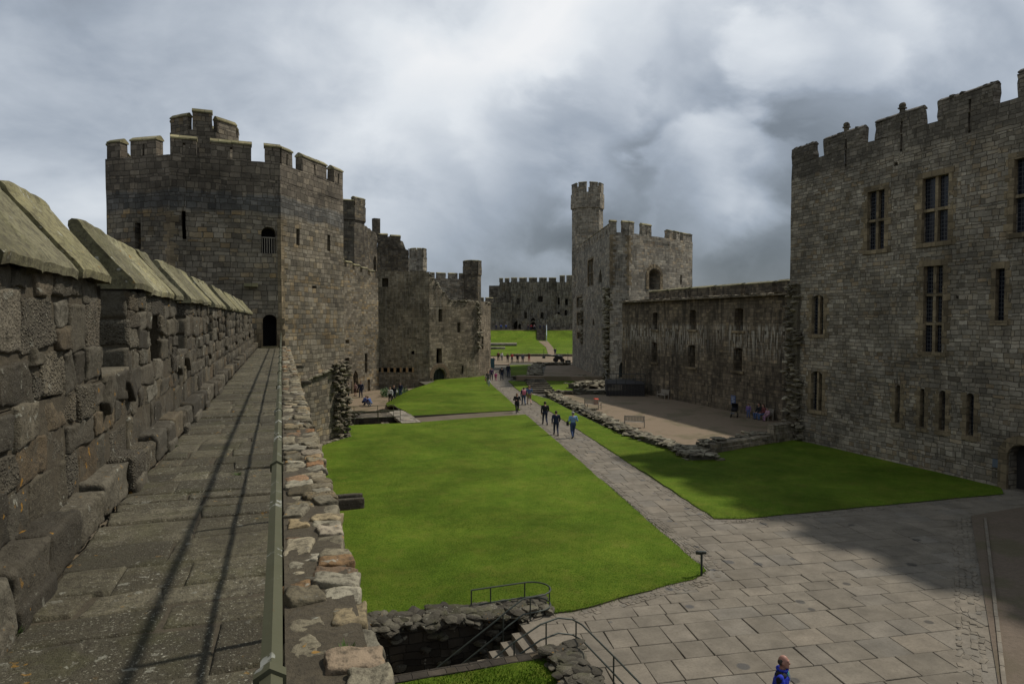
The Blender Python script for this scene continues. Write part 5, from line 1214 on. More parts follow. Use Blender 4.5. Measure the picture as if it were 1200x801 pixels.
def V3(*a): return Vector(a)
def pose(kind):
    """joint positions of a 1.75 m figure facing +Y"""
    J = dict(hip=V3(0, 0, .95), chest=V3(0, 0, 1.30), neck=V3(0, 0, 1.45), head=V3(0, .025, 1.635), lean=0)
    def legs(l, r): J['legL'], J['legR'] = l, r
    def arms(l, r): J['armL'], J['armR'] = l, r
    S = lambda s: V3(s * .185, 0, 1.40)
    if kind == 'stand':
        legs([V3(-.09, 0, .9), V3(-.10, .03, .49), V3(-.11, -.02, .09)], [V3(.09, 0, .9), V3(.11, .03, .49), V3(.13, .02, .09)])
        arms([S(-1), V3(-.24, -.03, 1.13), V3(-.25, .06, .89)], [S(1), V3(.24, -.03, 1.13), V3(.25, .06, .89)])
    elif kind == 'walk':
        legs([V3(-.09, 0, .9), V3(-.09, .19, .52), V3(-.09, .30, .11)], [V3(.09, 0, .9), V3(.09, .04, .49), V3(.09, -.30, .17)])
        arms([S(-1), V3(-.25, -.13, 1.14), V3(-.26, -.17, .91)], [S(1), V3(.25, .07, 1.14), V3(.24, .24, .97)])
    elif kind == 'carry':
        legs([V3(-.09, 0, .9), V3(-.09, .03, .49), V3(-.09, -.26, .15)], [V3(.09, 0, .9), V3(.09, .18, .52), V3(.09, .26, .11)])
        arms([S(-1), V3(-.26, -.06, 1.14), V3(-.22, .18, 1.07)], [S(1), V3(.26, -.04, 1.14), V3(.12, .22, 1.14)])
    elif kind == 'photo':
        legs([V3(-.09, 0, .9), V3(-.11, .03, .49), V3(-.13, .01, .09)], [V3(.09, 0, .9), V3(.11, .03, .49), V3(.13, 0, .09)])
        arms([S(-1), V3(-.24, .16, 1.24), V3(-.08, .30, 1.52)], [S(1), V3(.24, .16, 1.24), V3(.08, .30, 1.52)])
    elif kind == 'sit':
        J.update(hip=V3(0, 0, .53), chest=V3(0, .02, .90), neck=V3(0, .03, 1.05), head=V3(0, .07, 1.23)); dz = -.40
        legs([V3(-.09, .02, .52), V3(-.11, .43, .50), V3(-.11, .46, .09)], [V3(.09, .02, .52), V3(.11, .43, .50), V3(.12, .40, .09)])
        arms([V3(-.185, .02, 1.0), V3(-.24, .08, .73), V3(-.12, .30, .62)], [V3(.185, .02, 1.0), V3(.24, .08, .73), V3(.12, .30, .62)])
    elif kind == 'crouch':
        J.update(hip=V3(0, -.12, .40), chest=V3(0, .10, .70), neck=V3(0, .19, .83), head=V3(0, .27, .98))
        legs([V3(-.09, -.1, .4), V3(-.15, .30, .47), V3(-.12, .05, .09)], [V3(.09, -.1, .4), V3(.15, .32, .42), V3(.12, .0, .09)])
        arms([V3(-.19, .12, .80), V3(-.25, .32, .58), V3(-.10, .50, .48)], [V3(.19, .12, .80), V3(.25, .32, .58), V3(.10, .50, .48)])
    elif kind == 'bend':
        J.update(hip=V3(0, -.1, .88), chest=V3(0, .18, 1.05), neck=V3(0, .32, 1.10), head=V3(0, .47, 1.14))
        legs([V3(-.09, -.08, .85), V3(-.11, .04, .47), V3(-.11, -.04, .09)], [V3(.09, -.08, .85), V3(.11, .06, .47), V3(.13, .04, .09)])
        arms([V3(-.19, .24, 1.06), V3(-.22, .34, .80), V3(-.12, .46, .62)], [V3(.19, .24, 1.06), V3(.22, .34, .80), V3(.12, .46, .62)])
    return J
def figure(kind, voxel=.017, face=False, shorts=False, coat=False, skirt=False):
    """one continuous body (voxel union of tapered limbs) plus clothing shells; returns meshes"""
    J = pose(kind); mb = MB(); vol = []
    def cap(p0, r0, p1, r1, lab): capsule(mb, p0, r0, p1, r1); vol.append((Vector(p0), Vector(p1), r0, r1, lab))
    def el(c, r, lab, M3=None): mb.ell(c, r, 14, 10, 0, M3); vol.append((Vector(c), Vector(c), min(r), min(r), lab))
    h, c, nk, hd = J['hip'], J['chest'], J['neck'], J['head']; ax = (c - h).normalized(); Q = Vector((0, 0, 1)).rotation_difference(ax).to_matrix()
    el(h, (.165, .115, .13), 'b', Q); el(h.lerp(c, .45), (.152, .11, .17), 't', Q); el(c, (.18, .118, .19), 't', Q)
    shL, shR = J['armL'][0], J['armR'][0]; cap(shL + (shR - shL) * .08, .058, shR + (shL - shR) * .08, .058, 't')
    cap(nk - (nk - c) * .1, .06, nk.lerp(hd, .55), .052, 's')
    hx = (hd - nk).normalized(); el(hd, (.076, .096, .115), 'h'); el(hd + V3(0, .03, -.055), (.056, .066, .062), 's')
    el(hd + V3(0, .100, -.018), (.015, .024, .024), 's'); el(hd + V3(-.078, .0, -.01), (.013, .022, .03), 's'); el(hd + V3(.078, .0, -.01), (.013, .022, .03), 's')
    if face: el(hd + V3(0, .085, .035), (.05, .018, .012), 's'); el(hd + V3(0, .092, -.066), (.026, .014, .009), 's'); el(hd + V3(0, .085, -.098), (.024, .02, .017), 's')
    for k, sx in (('armL', -1), ('armR', 1)):
        a, b, w = J[k]; cap(a, .057, b, .043, 't'); cap(b, .043, w, .031, 'f'); d = (w - b).normalized(); sd = d.cross(V3(0, 1, 0) if abs(d.y) < .8 else V3(0, 0, 1)).normalized()
        pm = w + d * .05; el(pm, (.036, .03, .045), 's')
        for i in range(4):
            o = sd * (i - 1.5) * .019; k1 = pm + o + d * .03; k2 = k1 + d * (.038 - abs(i - 1.3) * .004) + V3(-sx * .006, 0, 0); cap(k1, .0105, k2, .0095, 's'); cap(k2, .0095, k2 + d * .026 + V3(-sx * .014, 0, 0), .0085, 's')
        cap(pm - sd * .02, .0125, pm - sd * .045 + d * .035, .0105, 's')
    for k, sx in (('legL', -1), ('legR', 1)):
        a, b, w = J[k]; cap(a, .088, b, .058, 'b'); cap(b, .057, b.lerp(w, .35), .056, 'g'); cap(b.lerp(w, .35), .056, w, .038, 'g')
        u = (w - b).normalized(); fd = V3(0, 1, 0); 
        if u.y < -.45: fd = V3(0, .8, -.6)
        cap(w + V3(0, -.03, -.045), .042, w + fd * .13 + V3(sx * .015, 0, -.05), .036, 'o')
    if coat or skirt: mb.ell(h + V3(0, 0, -.1), (.185, .14, .24), 14, 10); vol.append((h, h + V3(0, 0, -.26), .18, .18, 't' if coat else 'b'))
    me = bpy.data.meshes.new('tmp'); me.from_pydata(mb.v, [], mb.f); ob = bpy.data.objects.new('tmp', me); COL.objects.link(ob)
    rm = ob.modifiers.new('r', 'REMESH'); rm.mode = 'VOXEL'; rm.voxel_size = voxel; rm.use_smooth_shade = True
    sm = ob.modifiers.new('s', 'SMOOTH'); sm.iterations = 3; sm.factor = .5
    dg = bpy.context.evaluated_depsgraph_get(); bod = bpy.data.meshes.new_from_object(ob.evaluated_get(dg)); bpy.data.objects.remove(ob)
    lab = []
    for p in bod.polygons:
        q = p.center; best = 9; L = 's'
        for a, b, r0, r1, l in vol:
            t = b - a; tt = t.dot(t); u = max(0, min(1, (q - a).dot(t) / tt)) if tt > 1e-9 else 0; d = (q - a - t * u).length - (r0 + (r1 - r0) * u)
            if d < best: best = d; L = l
        if L == 'h':
            v = q - hd; L = 'hair' if (v.z > .05 + .02 * v.y / .09 - max(0, -v.y) * .0 or v.y < -.015) and v.z > -.075 and not (v.y > .075 and v.z < .07) else 's'
        lab.append(L)
    bod.name = 'person'
    def shell(sel, off, nm):
        use = {}; V = []; F = []
        nr = [v.normal.copy() for v in bod.vertices]
        for p, l in zip(bod.polygons, lab):
            if l in sel:
                f = []
                for i in p.vertices:
                    if i not in use: use[i] = len(V); co = bod.vertices[i].co; w = noise.noise(co * 14) * .006 + noise.noise(Vector((co.x * 9, co.y * 9, co.z * 22))) * .007; V.append(co + nr[i] * (off + w))
                    f.append(use[i])
                F.append(f)
        if not F: return None
        m2 = bpy.data.meshes.new(nm); m2.from_pydata(V, [], F); m2.polygons.foreach_set('use_smooth', [True] * len(F)); return m2
    leg = {'b'} if shorts else {'b', 'g'}
    return dict(person=bod, jacket=shell({'t', 'f'}, .014, 'jacket'), shirt=shell({'t'}, .010, 'shirt'), trousers=shell(leg, .009, 'trousers'), shoes=shell({'o'}, .008, 'shoes'), hair=shell({'hair'}, .012, 'hair'), hd=hd, J=J)
_fig = {}
def getfig(kind, **kw):
    k = (kind, tuple(sorted(kw.items())))
    if k not in _fig: _fig[k] = figure(kind, **kw)
    return _fig[k]
_cm = {}
def cmat(c):
    if c not in _cm: _cm[c] = cloth('cloth', c)
    return _cm[c]
SKIN = plain('skin', (.40, .235, .165), .55, 0, .12, 20); SKIN2 = plain('ruddy_skin', (.36, .185, .135), .5, 0, .15, 20)
def person(x, y, z, rz, label, kind='stand', top=(.03, .03, .035), bot=(.03, .035, .05), hair=(.04, .028, .02), shoe=(.03, .028, .027), h=1.74, short_sleeve=False, extra=None, group=None, skin=None, garment='jacket', longhair=False, bulk=1.14, cat='person', **kw):
    fg_ = getfig(kind, **kw); s = h / 1.755
    o = bpy.data.objects.new('person', fg_['person']); COL.objects.link(o); o.location = (x, y, z); o.rotation_euler = (0, 0, rz); o.scale = (s * bulk, s * (bulk * .5 + .5), s); tag(o, label, cat, group)
    def ch(mesh, nm, c):
        if mesh is None: return None
        q = bpy.data.objects.new(nm, mesh); COL.objects.link(q); q.parent = o
        if len(mesh.materials) == 0: mesh.materials.append(None)
        q.material_slots[0].link = 'OBJECT'; q.material_slots[0].material = cmat(c); return q
    if len(o.data.materials) == 0: o.data.materials.append(None)
    o.material_slots[0].link = 'OBJECT'; o.material_slots[0].material = skin or SKIN
    ch(fg_['shirt'] if short_sleeve else fg_['jacket'], 'shirt' if short_sleeve else garment, top); ch(fg_['trousers'], 'shorts' if kw.get('shorts') else 'trousers', bot); ch(fg_['shoes'], 'shoes', shoe)
    if hair: ch(fg_['hair'], 'hair', hair)
    if longhair:
        hb = MB(); hb.ell(fg_['hd'] + V3(0, -.05, -.06), (.088, .07, .17), 10, 8); q = hb.build('long_hair', cmat(hair), None, True); q.parent = o
    if extra:
        for fn in extra: fn(o, fg_)
    return o
def pack(col):
    def f(o, fg_):
        c = fg_['J']['chest']; mb = MB(); mb.rbox(c + V3(0, -.19, -.04), (.15, .085, .23), .06, 4); q = mb.build('backpack', cmat(col), None, True); q.parent = o
        mb = MB(); [mb.tube(c + V3(sx * .11, -.13, .15), c + V3(sx * .12, .125, .06), .02) for sx in (-1, 1)]; q = mb.build('strap', cmat(col), None); q.parent = o
    return f
def hat(col):
    def f(o, fg_):
        hd = fg_['hd']; mb = MB(); mb.ell(hd + V3(0, 0, .045), (.088, .108, .085), 12, 8); mb.rbox(hd + V3(0, .12, .05), (.06, .06, .008), .006, 3); q = mb.build('cap', cmat(col), None, True); q.parent = o
    return f
def band(col, z0=1.16, z1=1.30):
    def f(o, fg_):
        c = fg_['J']['chest']
        for zz in (-.16, .0, .13): mb = MB(); mb.ell(c + V3(0, 0, zz), (.197 - abs(zz) * .08, .138 - abs(zz) * .1, .028), 14, 6); q = mb.build('stripe', cmat(col), None, True); q.parent = o
    return f
def bag(col, dx=.3, z=.72):
    def f(o, fg_):
        mb = MB(); mb.rbox((dx, .05, z), (.05, .15, .13), .03, 3); mb.tube((dx, -.04, z + .12), (dx, .0, z + .2), .012); mb.tube((dx, .14, z + .12), (dx, .1, z + .2), .012); q = mb.build('bag', cmat(col), None, True); q.parent = o
    return f
NAVY, BLK, JEAN, GREY, RED, PINK, WHT, BRN = (.018, .024, .05), (.016, .016, .018), (.045, .075, .14), (.13, .13, .135), (.30, .025, .025), (.42, .05, .17), (.55, .55, .53), (.085, .05, .035)
AW, TO = -.18, PI - .18          # facing along the path away from / towards the camera
def atpx(px, py, z=0.0): p = g(px, py, z); return p.x, p.y, z
Z = .03
person(*atpx(638.7, 497.5), AW, 'man in black jacket and dark jeans walking alone up the middle of the path', 'walk', BLK, (.02, .027, .05), h=1.8, hair=(.03, .022, .018))
person(*atpx(651.6, 509.7), AW - .1, 'man in navy jacket with arms swinging, left of the man in the pale blue shirt', 'walk', NAVY, NAVY, h=1.72, hair=(.06, .04, .028))
person(*atpx(671.5, 512.8), AW + .05, 'man in pale blue shirt, jeans and grey cap, nearest walker on the path', 'carry', (.16, .27, .42), (.035, .06, .13), h=1.8, short_sleeve=True, hair=(.2, .19, .18), extra=[hat((.3, .29, .28)), bag(BLK, -.32, .95)])
person(*atpx(605.9, 483.4), TO, 'woman with long brown hair in black coat walking towards the viewer on the path', 'carry', BLK, (.03, .03, .035), h=1.72, hair=(.11, .06, .03), longhair=True, coat=True)
person(*atpx(613.7, 474.4), AW, 'woman with a pink backpack over a dark top and jeans', 'walk', (.03, .025, .035), JEAN, h=1.68, hair=(.05, .03, .02), extra=[pack((.55, .16, .22))])
person(*atpx(620.3, 473.6), AW, 'man in blue and red striped top and shorts beside the pink backpack', 'walk', (.08, .15, .26), (.24, .15, .11), h=1.8, hair=(.2, .12, .07), short_sleeve=True, shorts=True, extra=[band((.28, .06, .06))])
person(*atpx(588, 445.4), AW - .2, 'man in black coat on the path where it passes the stepped tower', 'stand', BLK, NAVY, h=1.78)
person(*atpx(595.6, 441.1), TO + .3, 'man in dark clothes standing at the edge of the square lawn', 'stand', (.02, .022, .03), NAVY, h=1.8)
person(*atpx(581, 445.9), AW, 'small child in bright pink coat on the path', 'walk', PINK, (.30, .05, .13), h=1.1, hair=(.06, .04, .03))
person(*atpx(576, 445.2), TO, 'woman in dark purple top close to the corner of the stepped tower', 'stand', (.07, .035, .085), NAVY, h=1.66)
person(*atpx(572, 450.6), TO, 'woman in grey brown coat with a pink bag at the path edge', 'stand', (.10, .085, .075), (.10, .10, .10), h=1.7, extra=[bag(PINK, .3, .62)], longhair=True, hair=(.08, .05, .03))
person(*atpx(573, 452.8), TO, 'toddler in white top at the path edge', 'stand', WHT, (.30, .32, .36), h=.95)
row = [(577.8, 424.9, 'person in dark blue sitting low at the left end of the upper lawn row', 'crouch', NAVY, NAVY, 1.7, {}), (584, 422.5, 'person in rust and black jacket left of the white jacket by the upper lawn', 'stand', (.12, .035, .03), BLK, 1.78, {}),
       (588, 422.5, 'person in white jacket in the row by the upper lawn', 'stand', WHT, GREY, 1.72, {}), (595, 424.2, 'slim person all in dark brown, between white and red jackets', 'stand', (.05, .03, .025), BLK, 1.7, {}),
       (600, 424.4, 'person in bright red jacket and dark trousers with hands raised', 'photo', (.42, .025, .03), (.03, .03, .04), 1.7, {}), (606.6, 424.9, 'person in black with long hair right of the bright red jacket', 'stand', BLK, BLK, 1.75, dict(longhair=True)),
       (612.6, 424.9, 'person in slate blue jacket and dark trousers, second from the right of the row', 'stand', (.07, .09, .13), NAVY, 1.75, {}), (620, 423.6, 'person in dark jacket and red trousers at the right end of the row', 'photo', (.10, .045, .03), RED, 1.75, {})]
for px, py, lab, kd, tp, bt, hh, kw in row: person(*atpx(px, py, .05), TO + RR.uniform(-.6, .6), lab, kd, tp, bt, h=hh, group='visitors standing along the upper lawn', **kw)
person(*atpx(650.4, 416.5, .05), TO, 'person in dark blue walking down behind the cannon', 'walk', NAVY, NAVY, h=1.75)
for px, tp, lab in ((581.5, (.03, .035, .07), 'person in dark navy, leftmost of three on the mound by the low wall'), (587, (.05, .10, .34), 'person in bright blue, middle of three on the mound by the low wall'), (593, (.06, .10, .30), 'person in blue, rightmost of three on the mound by the low wall'), (619, (.09, .05, .05), 'person in brown on the mound below the pointed arch'), (622.5, (.42, .04, .05), 'person in red on the mound below the pointed arch'), (626.3, (.36, .24, .22), 'person in pale pink on the mound below the pointed arch'), (633, (.03, .035, .06), 'person in dark clothes left of the bank steps on the mound'), (637.5, (.05, .05, .075), 'person in slate grey at the head of the bank steps')):
    p = PD(px, 207.3); person(p.x, p.y, upz(p.x, p.y) + .02, TO + RR.uniform(-.5, .5), lab, 'stand', tp, NAVY, h=1.72, group='visitors on the far mound')
def court(px, py, *a, **k): p = g(px, py, -.9); return person(p.x, p.y, -.9, *a, **k)
CG = 'visitors in the sunken court by the doorways'
court(457.4, 472, 2.5, 'person in white hoodie and black trousers in the sunken court', 'stand', WHT, BLK, h=1.72, hair=(.25, .16, .07), group=CG)
court(461.6, 469, 2.9, 'person in black jacket just right of the white hoodie', 'stand', BLK, NAVY, h=1.72, group=CG, extra=[bag(WHT, -.3, 1.0)])
court(469.4, 465.8, 2.2, 'person in navy jacket and jeans at the foot of the grass hump', 'stand', NAVY, JEAN, h=1.75, group=CG)
court(408.6, 465.4, 1.2, 'person in black leaning by the left arched doorway', 'stand', BLK, BLK, h=1.7, group=CG)
court(416.6, 464, 2.1, 'person in pale pink top and shorts in front of the right arched doorway', 'stand', (.34, .22, .2), BRN, h=1.6, shorts=True, group=CG)
court(423, 465.4, 2.6, 'tall person in navy right of the right arched doorway', 'stand', NAVY, NAVY, h=1.85, group=CG)
court(401.8, 462.5, 1.5, 'person in blue sitting low by the left arched doorway', 'crouch', (.06, .09, .24), NAVY, h=1.7, group=CG)
pz = g(433.8, 474.5, -.75); person(pz.x, pz.y, -.9, .9, 'person in blue jacket with red front crouching at the stair pit', 'crouch', (.05, .09, .24), (.12, .15, .22), h=1.72, group=CG, extra=[lambda o, f_: (lambda mb: (mb.rbox((0, .33, .62), (.13, .06, .15), .05, 3), setattr(mb.build('red_bag', cmat((.45, .04, .03)), None, True), 'parent', o)))(MB())])
pz = g(426.5, 473, -.75); person(pz.x, pz.y, -.9, -1.2, 'person in blue bending down beside the crouching one', 'crouch', (.06, .10, .26), NAVY, h=1.6, group=CG)
# the man at the lower edge
p = PD(921.5, 12.5)
def collar(o, f_):
    mb = MB()
    for k in range(18):
        a = 2 * PI * k / 18
        if abs(a - PI / 2) < .3: continue
        mb.rbox((.095 * math.cos(a), .01 + .085 * math.sin(a), 1.475), (.022, .02, .045), .014, 3, Matrix.Rotation(a, 3, 'Z') @ Matrix.Rotation(.35, 3, 'Y'))
    q = mb.build('collar', cmat((.02, .035, .32)), None, True); q.parent = o
    for sx in (-1, 1):
        mb = MB(); mb.ell((sx * .13, .0, 1.437), (.088, .105, .052), 12, 8, 0, Matrix.Rotation(-sx * .25, 3, 'Y') if False else Matrix.Rotation(sx * .22, 3, 'Y')); mb.ell((sx * .205, -.005, 1.36), (.062, .068, .10), 12, 8); q = mb.build('shoulder_panel', cmat((.014, .014, .017)), None, True); q.parent = o
    mb = MB(); mb.ell((0, .085, 1.40), (.06, .045, .09), 10, 7); q = mb.build('undershirt', cmat((.02, .22, .24)), None, True); q.parent = o
    mb = MB(); mb.path([(-.06, .09, 1.46), (-.045, .135, 1.38), (-.01, .15, 1.28)], .006); mb.path([(.05, .1, 1.46), (.035, .135, 1.38), (-.01, .15, 1.28)], .006); q = mb.build('lanyard', cmat((.3, .3, .3)), None); q.parent = o
    hd = f_['hd']
    for sx in (-1, 1):
        mb = MB(); mb.ell(hd + V3(sx * .031, .083, .012), (.011, .008, .008), 8, 6); q = mb.build('eye', cmat((.03, .02, .018)), None, True); q.parent = o
        mb = MB(); mb.ell(hd + V3(sx * .032, .089, .034), (.02, .007, .005), 8, 5); q = mb.build('eyebrow', cmat((.12, .09, .07)), None, True); q.parent = o
        mb = MB()
        mb.ell(hd + V3(sx * .058, -.035, .0), (.026, .058, .055), 10, 8); q = mb.build('side_hair', cmat((.05, .042, .036)), None, True); q.parent = o
    mb = MB(); mb.ell(hd + V3(0, -.06, -.015), (.058, .042, .055), 10, 8); q = mb.build('back_hair', cmat((.05, .042, .036)), None, True); q.parent = o
person(p.x, p.y, 0.0, -TH - PI / 2 - .5, 'balding man in bright blue and black jacket crossing the paving at the bottom edge', 'walk', (.025, .045, .42), NAVY, hair=None, h=1.79, skin=SKIN2, bulk=1.0, face=True, voxel=.0095, extra=[collar])

# ------------------------------------------------------------------ benches and other things in the court
def bench(loc, rz, label, proto=[None]):
    if proto[0] is None:
        t = thing('bench', label, 'bench', (0, 0, 0), 0, 'weathered wooden benches'); W = M['teak']
        mb = MB(); [mb.box((0, -.2 + .075 * i, .43), (1.46, .06, .022)) for i in range(6)]; mb.box((0, .21, .39), (1.4, .03, .07)); mb.build('seat', W, t)
        mb = MB(); mb.box((0, -.285, .87), (1.5, .035, .075), 0, 0, Matrix.Rotation(-.16, 3, 'X')); mb.box((0, -.245, .52), (1.4, .03, .06)); [mb.box((-.66 + .11 * i, -.265, .69), (.08, .018, .33), 0, 0, Matrix.Rotation(.13, 3, 'X')) for i in range(13)]; mb.build('backrest', W, t)
        for sx in (-1, 1):
            mb = MB(); mb.box((sx * .72, .22, .32), (.06, .06, .64)); mb.build('leg', W, t); mb = MB(); mb.box((sx * .72, -.25, .45), (.06, .06, .9), 0, 0, Matrix.Rotation(.07, 3, 'X')); mb.build('leg', W, t)
            mb = MB(); mb.rbox((sx * .72, .0, .65), (.035, .27, .02), .015, 3); mb.build('armrest', W, t)
        proto[0] = t; o = t
    else: o = copy_tree(proto[0])
    o.location = loc; o.rotation_euler = (0, 0, rz); o['label'] = label; return o
b1 = g(687, 480.5); b2 = g(743.5, 501); b3 = g(776.5, 467); b4 = Vector((36.62, 45.2))
bench((b1.x + .9, b1.y + .5, .03), -1.0, 'bench with an orange red rucksack on it by the rubble wall')
bench((b2.x, b2.y, .03), -.55, 'empty bench seen from behind on the near edge of the gravel')
bench((36.75, b3.y, .03), PI / 2, 'empty bench against the streaked wall beside the dark platform')
bench((b4.x, b4.y, .03), PI / 2, 'bench with seated visitors against the streaked wall')
ru = MB(); c = b1 + Vector((.9, .5)) + Vector((math.cos(-1.0), math.sin(-1.0))) * .32
ru.rbox((c.x, c.y, .73), (.21, .17, .27), .1, 5, None, .02); ru.rbox((c.x + .12, c.y + .12, .62), (.14, .1, .13), .06, 4, None, .01); tag(ru.build('rucksack', plain('orange_nylon', (.62, .06, .02), .6), None, True), 'orange red rucksack resting on a bench', 'rucksack')
SG = 'visitors sitting on the bench by the wall'
person(36.55, 45.7, .03 - .03, PI / 2, 'seated person in black top and jeans, middle of the bench by the streaked wall', 'sit', BLK, (.07, .11, .22), h=1.72, hair=(.05, .03, .02), group=SG)
person(36.55, 45.15, .0, PI / 2 - .2, 'seated person with red brown top and long hair on the bench by the streaked wall', 'sit', (.14, .04, .04), (.08, .12, .22), h=1.68, longhair=True, hair=(.06, .03, .02), group=SG)
person(36.5, 44.62, .0, PI / 2, 'child in pale pink on the right end of the bench by the streaked wall', 'sit', (.45, .25, .32), (.35, .2, .3), h=1.4, group=SG)
person(36.1, 46.5, .03, 2.2, 'child in blue and pink standing at the left end of the occupied bench', 'stand', (.2, .13, .3), (.10, .13, .26), h=1.15, group=SG)
pr = thing('pram', 'dark pushchair with hood standing near the streaked wall', 'pram', (0, 0, 0)); dk = cmat(BLK)
mb = MB(); mb.rbox((0, -.05, .62), (.24, .36, .13), .09, 5); mb.build('seat', dk, pr, True)
mb = MB()
for k in range(7): a = -.2 + k * .28; mb.box((0, -.12 - .36 * math.cos(a), .72 + .40 * math.sin(a)), (.5, .16, .03), 0, 0, Matrix.Rotation(PI / 2 - a, 3, 'X'))
mb.build('hood', dk, pr)
mb = MB(); [mb.tube((sx * .22, .3, .25), (sx * .22, -.55, 1.02), .015) for sx in (-1, 1)]; [mb.tube((sx * .22, -.3, .2), (sx * .22, .25, .65), .015) for sx in (-1, 1)]; mb.tube((-.22, -.55, 1.02), (.22, -.55, 1.02), .018); mb.build('frame', M['iron'], pr)
for sx in (-1, 1):
    for y, r in ((-.32, .15), (.34, .11)): mb = MB(); mb.tube((sx * .25 - .02, y, r), (sx * .25 + .02, y, r), r, n=16); mb.build('wheel', dk, pr)
mb = MB(); mb.rbox((.1, .42, .36), (.16, .12, .06), .04, 3); mb.build('footrest', cmat(GREY), pr)
pp = g(860.5, 489); pr.location = (pp.x, pp.y, .03); pr.rotation_euler = (0, 0, 2.4)
sg = MB(); s_, z_ = onwall(sa_, sb_, 860, 468.5); sg.box(at(sa_, sb_, s_, -.06, z_), (.05, .62, .8)); o = sg.build('wall_sign', plain('sign_blue', (.10, .13, .22), .5)); tag(o, 'small blue grey information panel on the streaked wall above the pushchair', 'sign')
mb = MB(); [mb.box(at(sa_, sb_, s_ + dx, -.09, z_ + dz), (.012, w_, .05)) for dx, dz, w_ in ((0, .22, .42), (-.08, .08, .26), (.05, -.04, .36), (-.03, -.18, .3))]; mb.build('panel_marks', plain('sign_marks', (.4, .42, .46), .6), o)
# little black post sign by the lawn corner
ps = thing('post_sign', 'short black post with a small angled sign plate at the lawn corner', 'sign', (0, 0, 0)); mb = MB(); mb.box((0, 0, .33), (.055, .055, .8)); mb.build('post', M['iron'], ps)
mb = MB(); mb.rbox((0, -.02, .74), (.14, .03, .055), .01, 3, Matrix.Rotation(.5, 3, 'X')); mb.rbox((-.1, -.02, .73), (.09, .03, .06), .01, 3, Matrix.Rotation(-.3, 3, 'Z') @ Matrix.Rotation(.5, 3, 'X')); mb.build('plate', M['iron'], ps)
q_ = g(822, 674); ps.location = (q_.x, q_.y, .0); ps.rotation_euler = (0, 0, -.35)
# cannon
cn = thing('cannon', 'dark old cannon on a wheeled carriage on the terrace, muzzle pointing left', 'cannon', (0, 0, 0)); ir = M['iron']
mb = MB(); prof = [(-1.9, .19), (-1.75, .2), (-1.7, .155), (-.6, .18), (-.55, .21), (-.45, .21), (-.4, .22), (.9, .28), (.95, .31), (1.1, .31), (1.2, .16), (1.3, .08), (1.42, .1), (1.5, .03)]
for (a_, ra), (b_, rb_) in zip(prof, prof[1:]): mb.tube((a_, 0, 1.25 - a_ * .12), (b_, 0, 1.25 - b_ * .12), ra, rb_, 14)
mb.build('barrel', ir, cn, True)
for sy in (-1, 1):
    mb = MB(); mb.box((.5, sy * .32, .78), (1.6, .12, .5), 0, 0, Matrix.Rotation(.1, 3, 'Y')); mb.build('carriage_cheek', M['blacktimber'], cn)
    for x, r in ((-.15, .48), (1.25, .4)):
        mb = MB(); mb.tube((x, sy * .45 - .05, r), (x, sy * .45 + .05, r), r, n=18); mb.tube((x, sy * .45 - .08, r), (x, sy * .45 + .08, r), .09); mb.build('wheel', M['blacktimber'], cn)
mb = MB(); mb.tube((-.15, -.5, .48), (-.15, .5, .48), .06); mb.tube((1.25, -.5, .4), (1.25, .5, .4), .06); mb.build('axle', ir, cn)
q_ = g(652, 424.5); cn.location = (q_.x, q_.y, .06); cn.rotation_euler = (0, 0, -TH + .1); cn.scale = (.92, .92, .92)
for px, lab in ((637.3, 'thin dark sign post left of the cannon'), (665.5, 'thin dark sign post right of the cannon')):
    q_ = g(px, 420 if px < 650 else 425); mb = MB(); mb.tube((q_.x, q_.y, 0), (q_.x, q_.y, 2.0), .05); mb.box((q_.x, q_.y, .28), (.9 if px > 650 else .5, .5, .45)); tag(mb.build('sign_post', M['iron']), lab, 'sign post')
ab = thing('sign_board', 'teal free standing sign board by the corner of the stepped tower', 'sign', (0, 0, 0)); tl = plain('teal_board', (.05, .12, .13), .5)
for s in (-1, 1): mb = MB(); mb.box((0, s * .2, .52), (.75, .03, 1.06), 0, 0, Matrix.Rotation(s * .17, 3, 'X')); mb.build('panel', tl, ab)
q_ = g(575.3, 431); ab.location = (q_.x, q_.y, .05); ab.rotation_euler = (0, 0, -.4); ab.scale = (1.5, 1.5, 1.5)
bi = thing('litter_bin', 'dark square litter bin against the foot of the great tower', 'bin', (0, 0, 0)); mb = MB(); mb.rbox((0, 0, .5), (.5, .45, .5), .04, 3); mb.build('body', M['iron'], bi); mb = MB(); mb.rbox((0, 0, 1.2), (.55, .5, .12), .05, 3); [mb.box((sx * .45, sy * .4, 1.05), (.05, .05, .2)) for sx in (-1, 1) for sy in (-1, 1)]; mb.build('lid', M['iron'], bi)
q_ = g(698, 436.5); bi.location = (q_.x - .3, q_.y, .0)
# planting bed against the stepped tower
hd_ = thing('shrub_bed', 'low dark green planting at the foot of the stepped tower in the sunken court', 'plant', (0, 0, 0)); mb = MB(); R0 = random.Random(5)
for i in range(900):
    c = g(447 + R0.random() * 31, 466 - R0.random() * 4, -.9); c = Vector((c.x, c.y, -.9 + R0.random() * .75)); d = V3(R0.gauss(0, 1), R0.gauss(0, 1), R0.gauss(.4, .6)).normalized() * .25; w = d.orthogonal().normalized() * .09; mb.poly([c - w, c + d * .5 + w * .3, c + d, c + d * .5 - w * 1.4])
mb.build('leaves', plain('shrub_leaf', (.035, .065, .014), .7, 0, .4, 3), hd_); mb = MB()
for i in range(24): c = g(448 + i * 1.25, 464, -.9); mb.tube((c.x, c.y, -.95), (c.x + .1, c.y, -.4), .03)
mb.build('stems', M['blacktimber'], hd_)
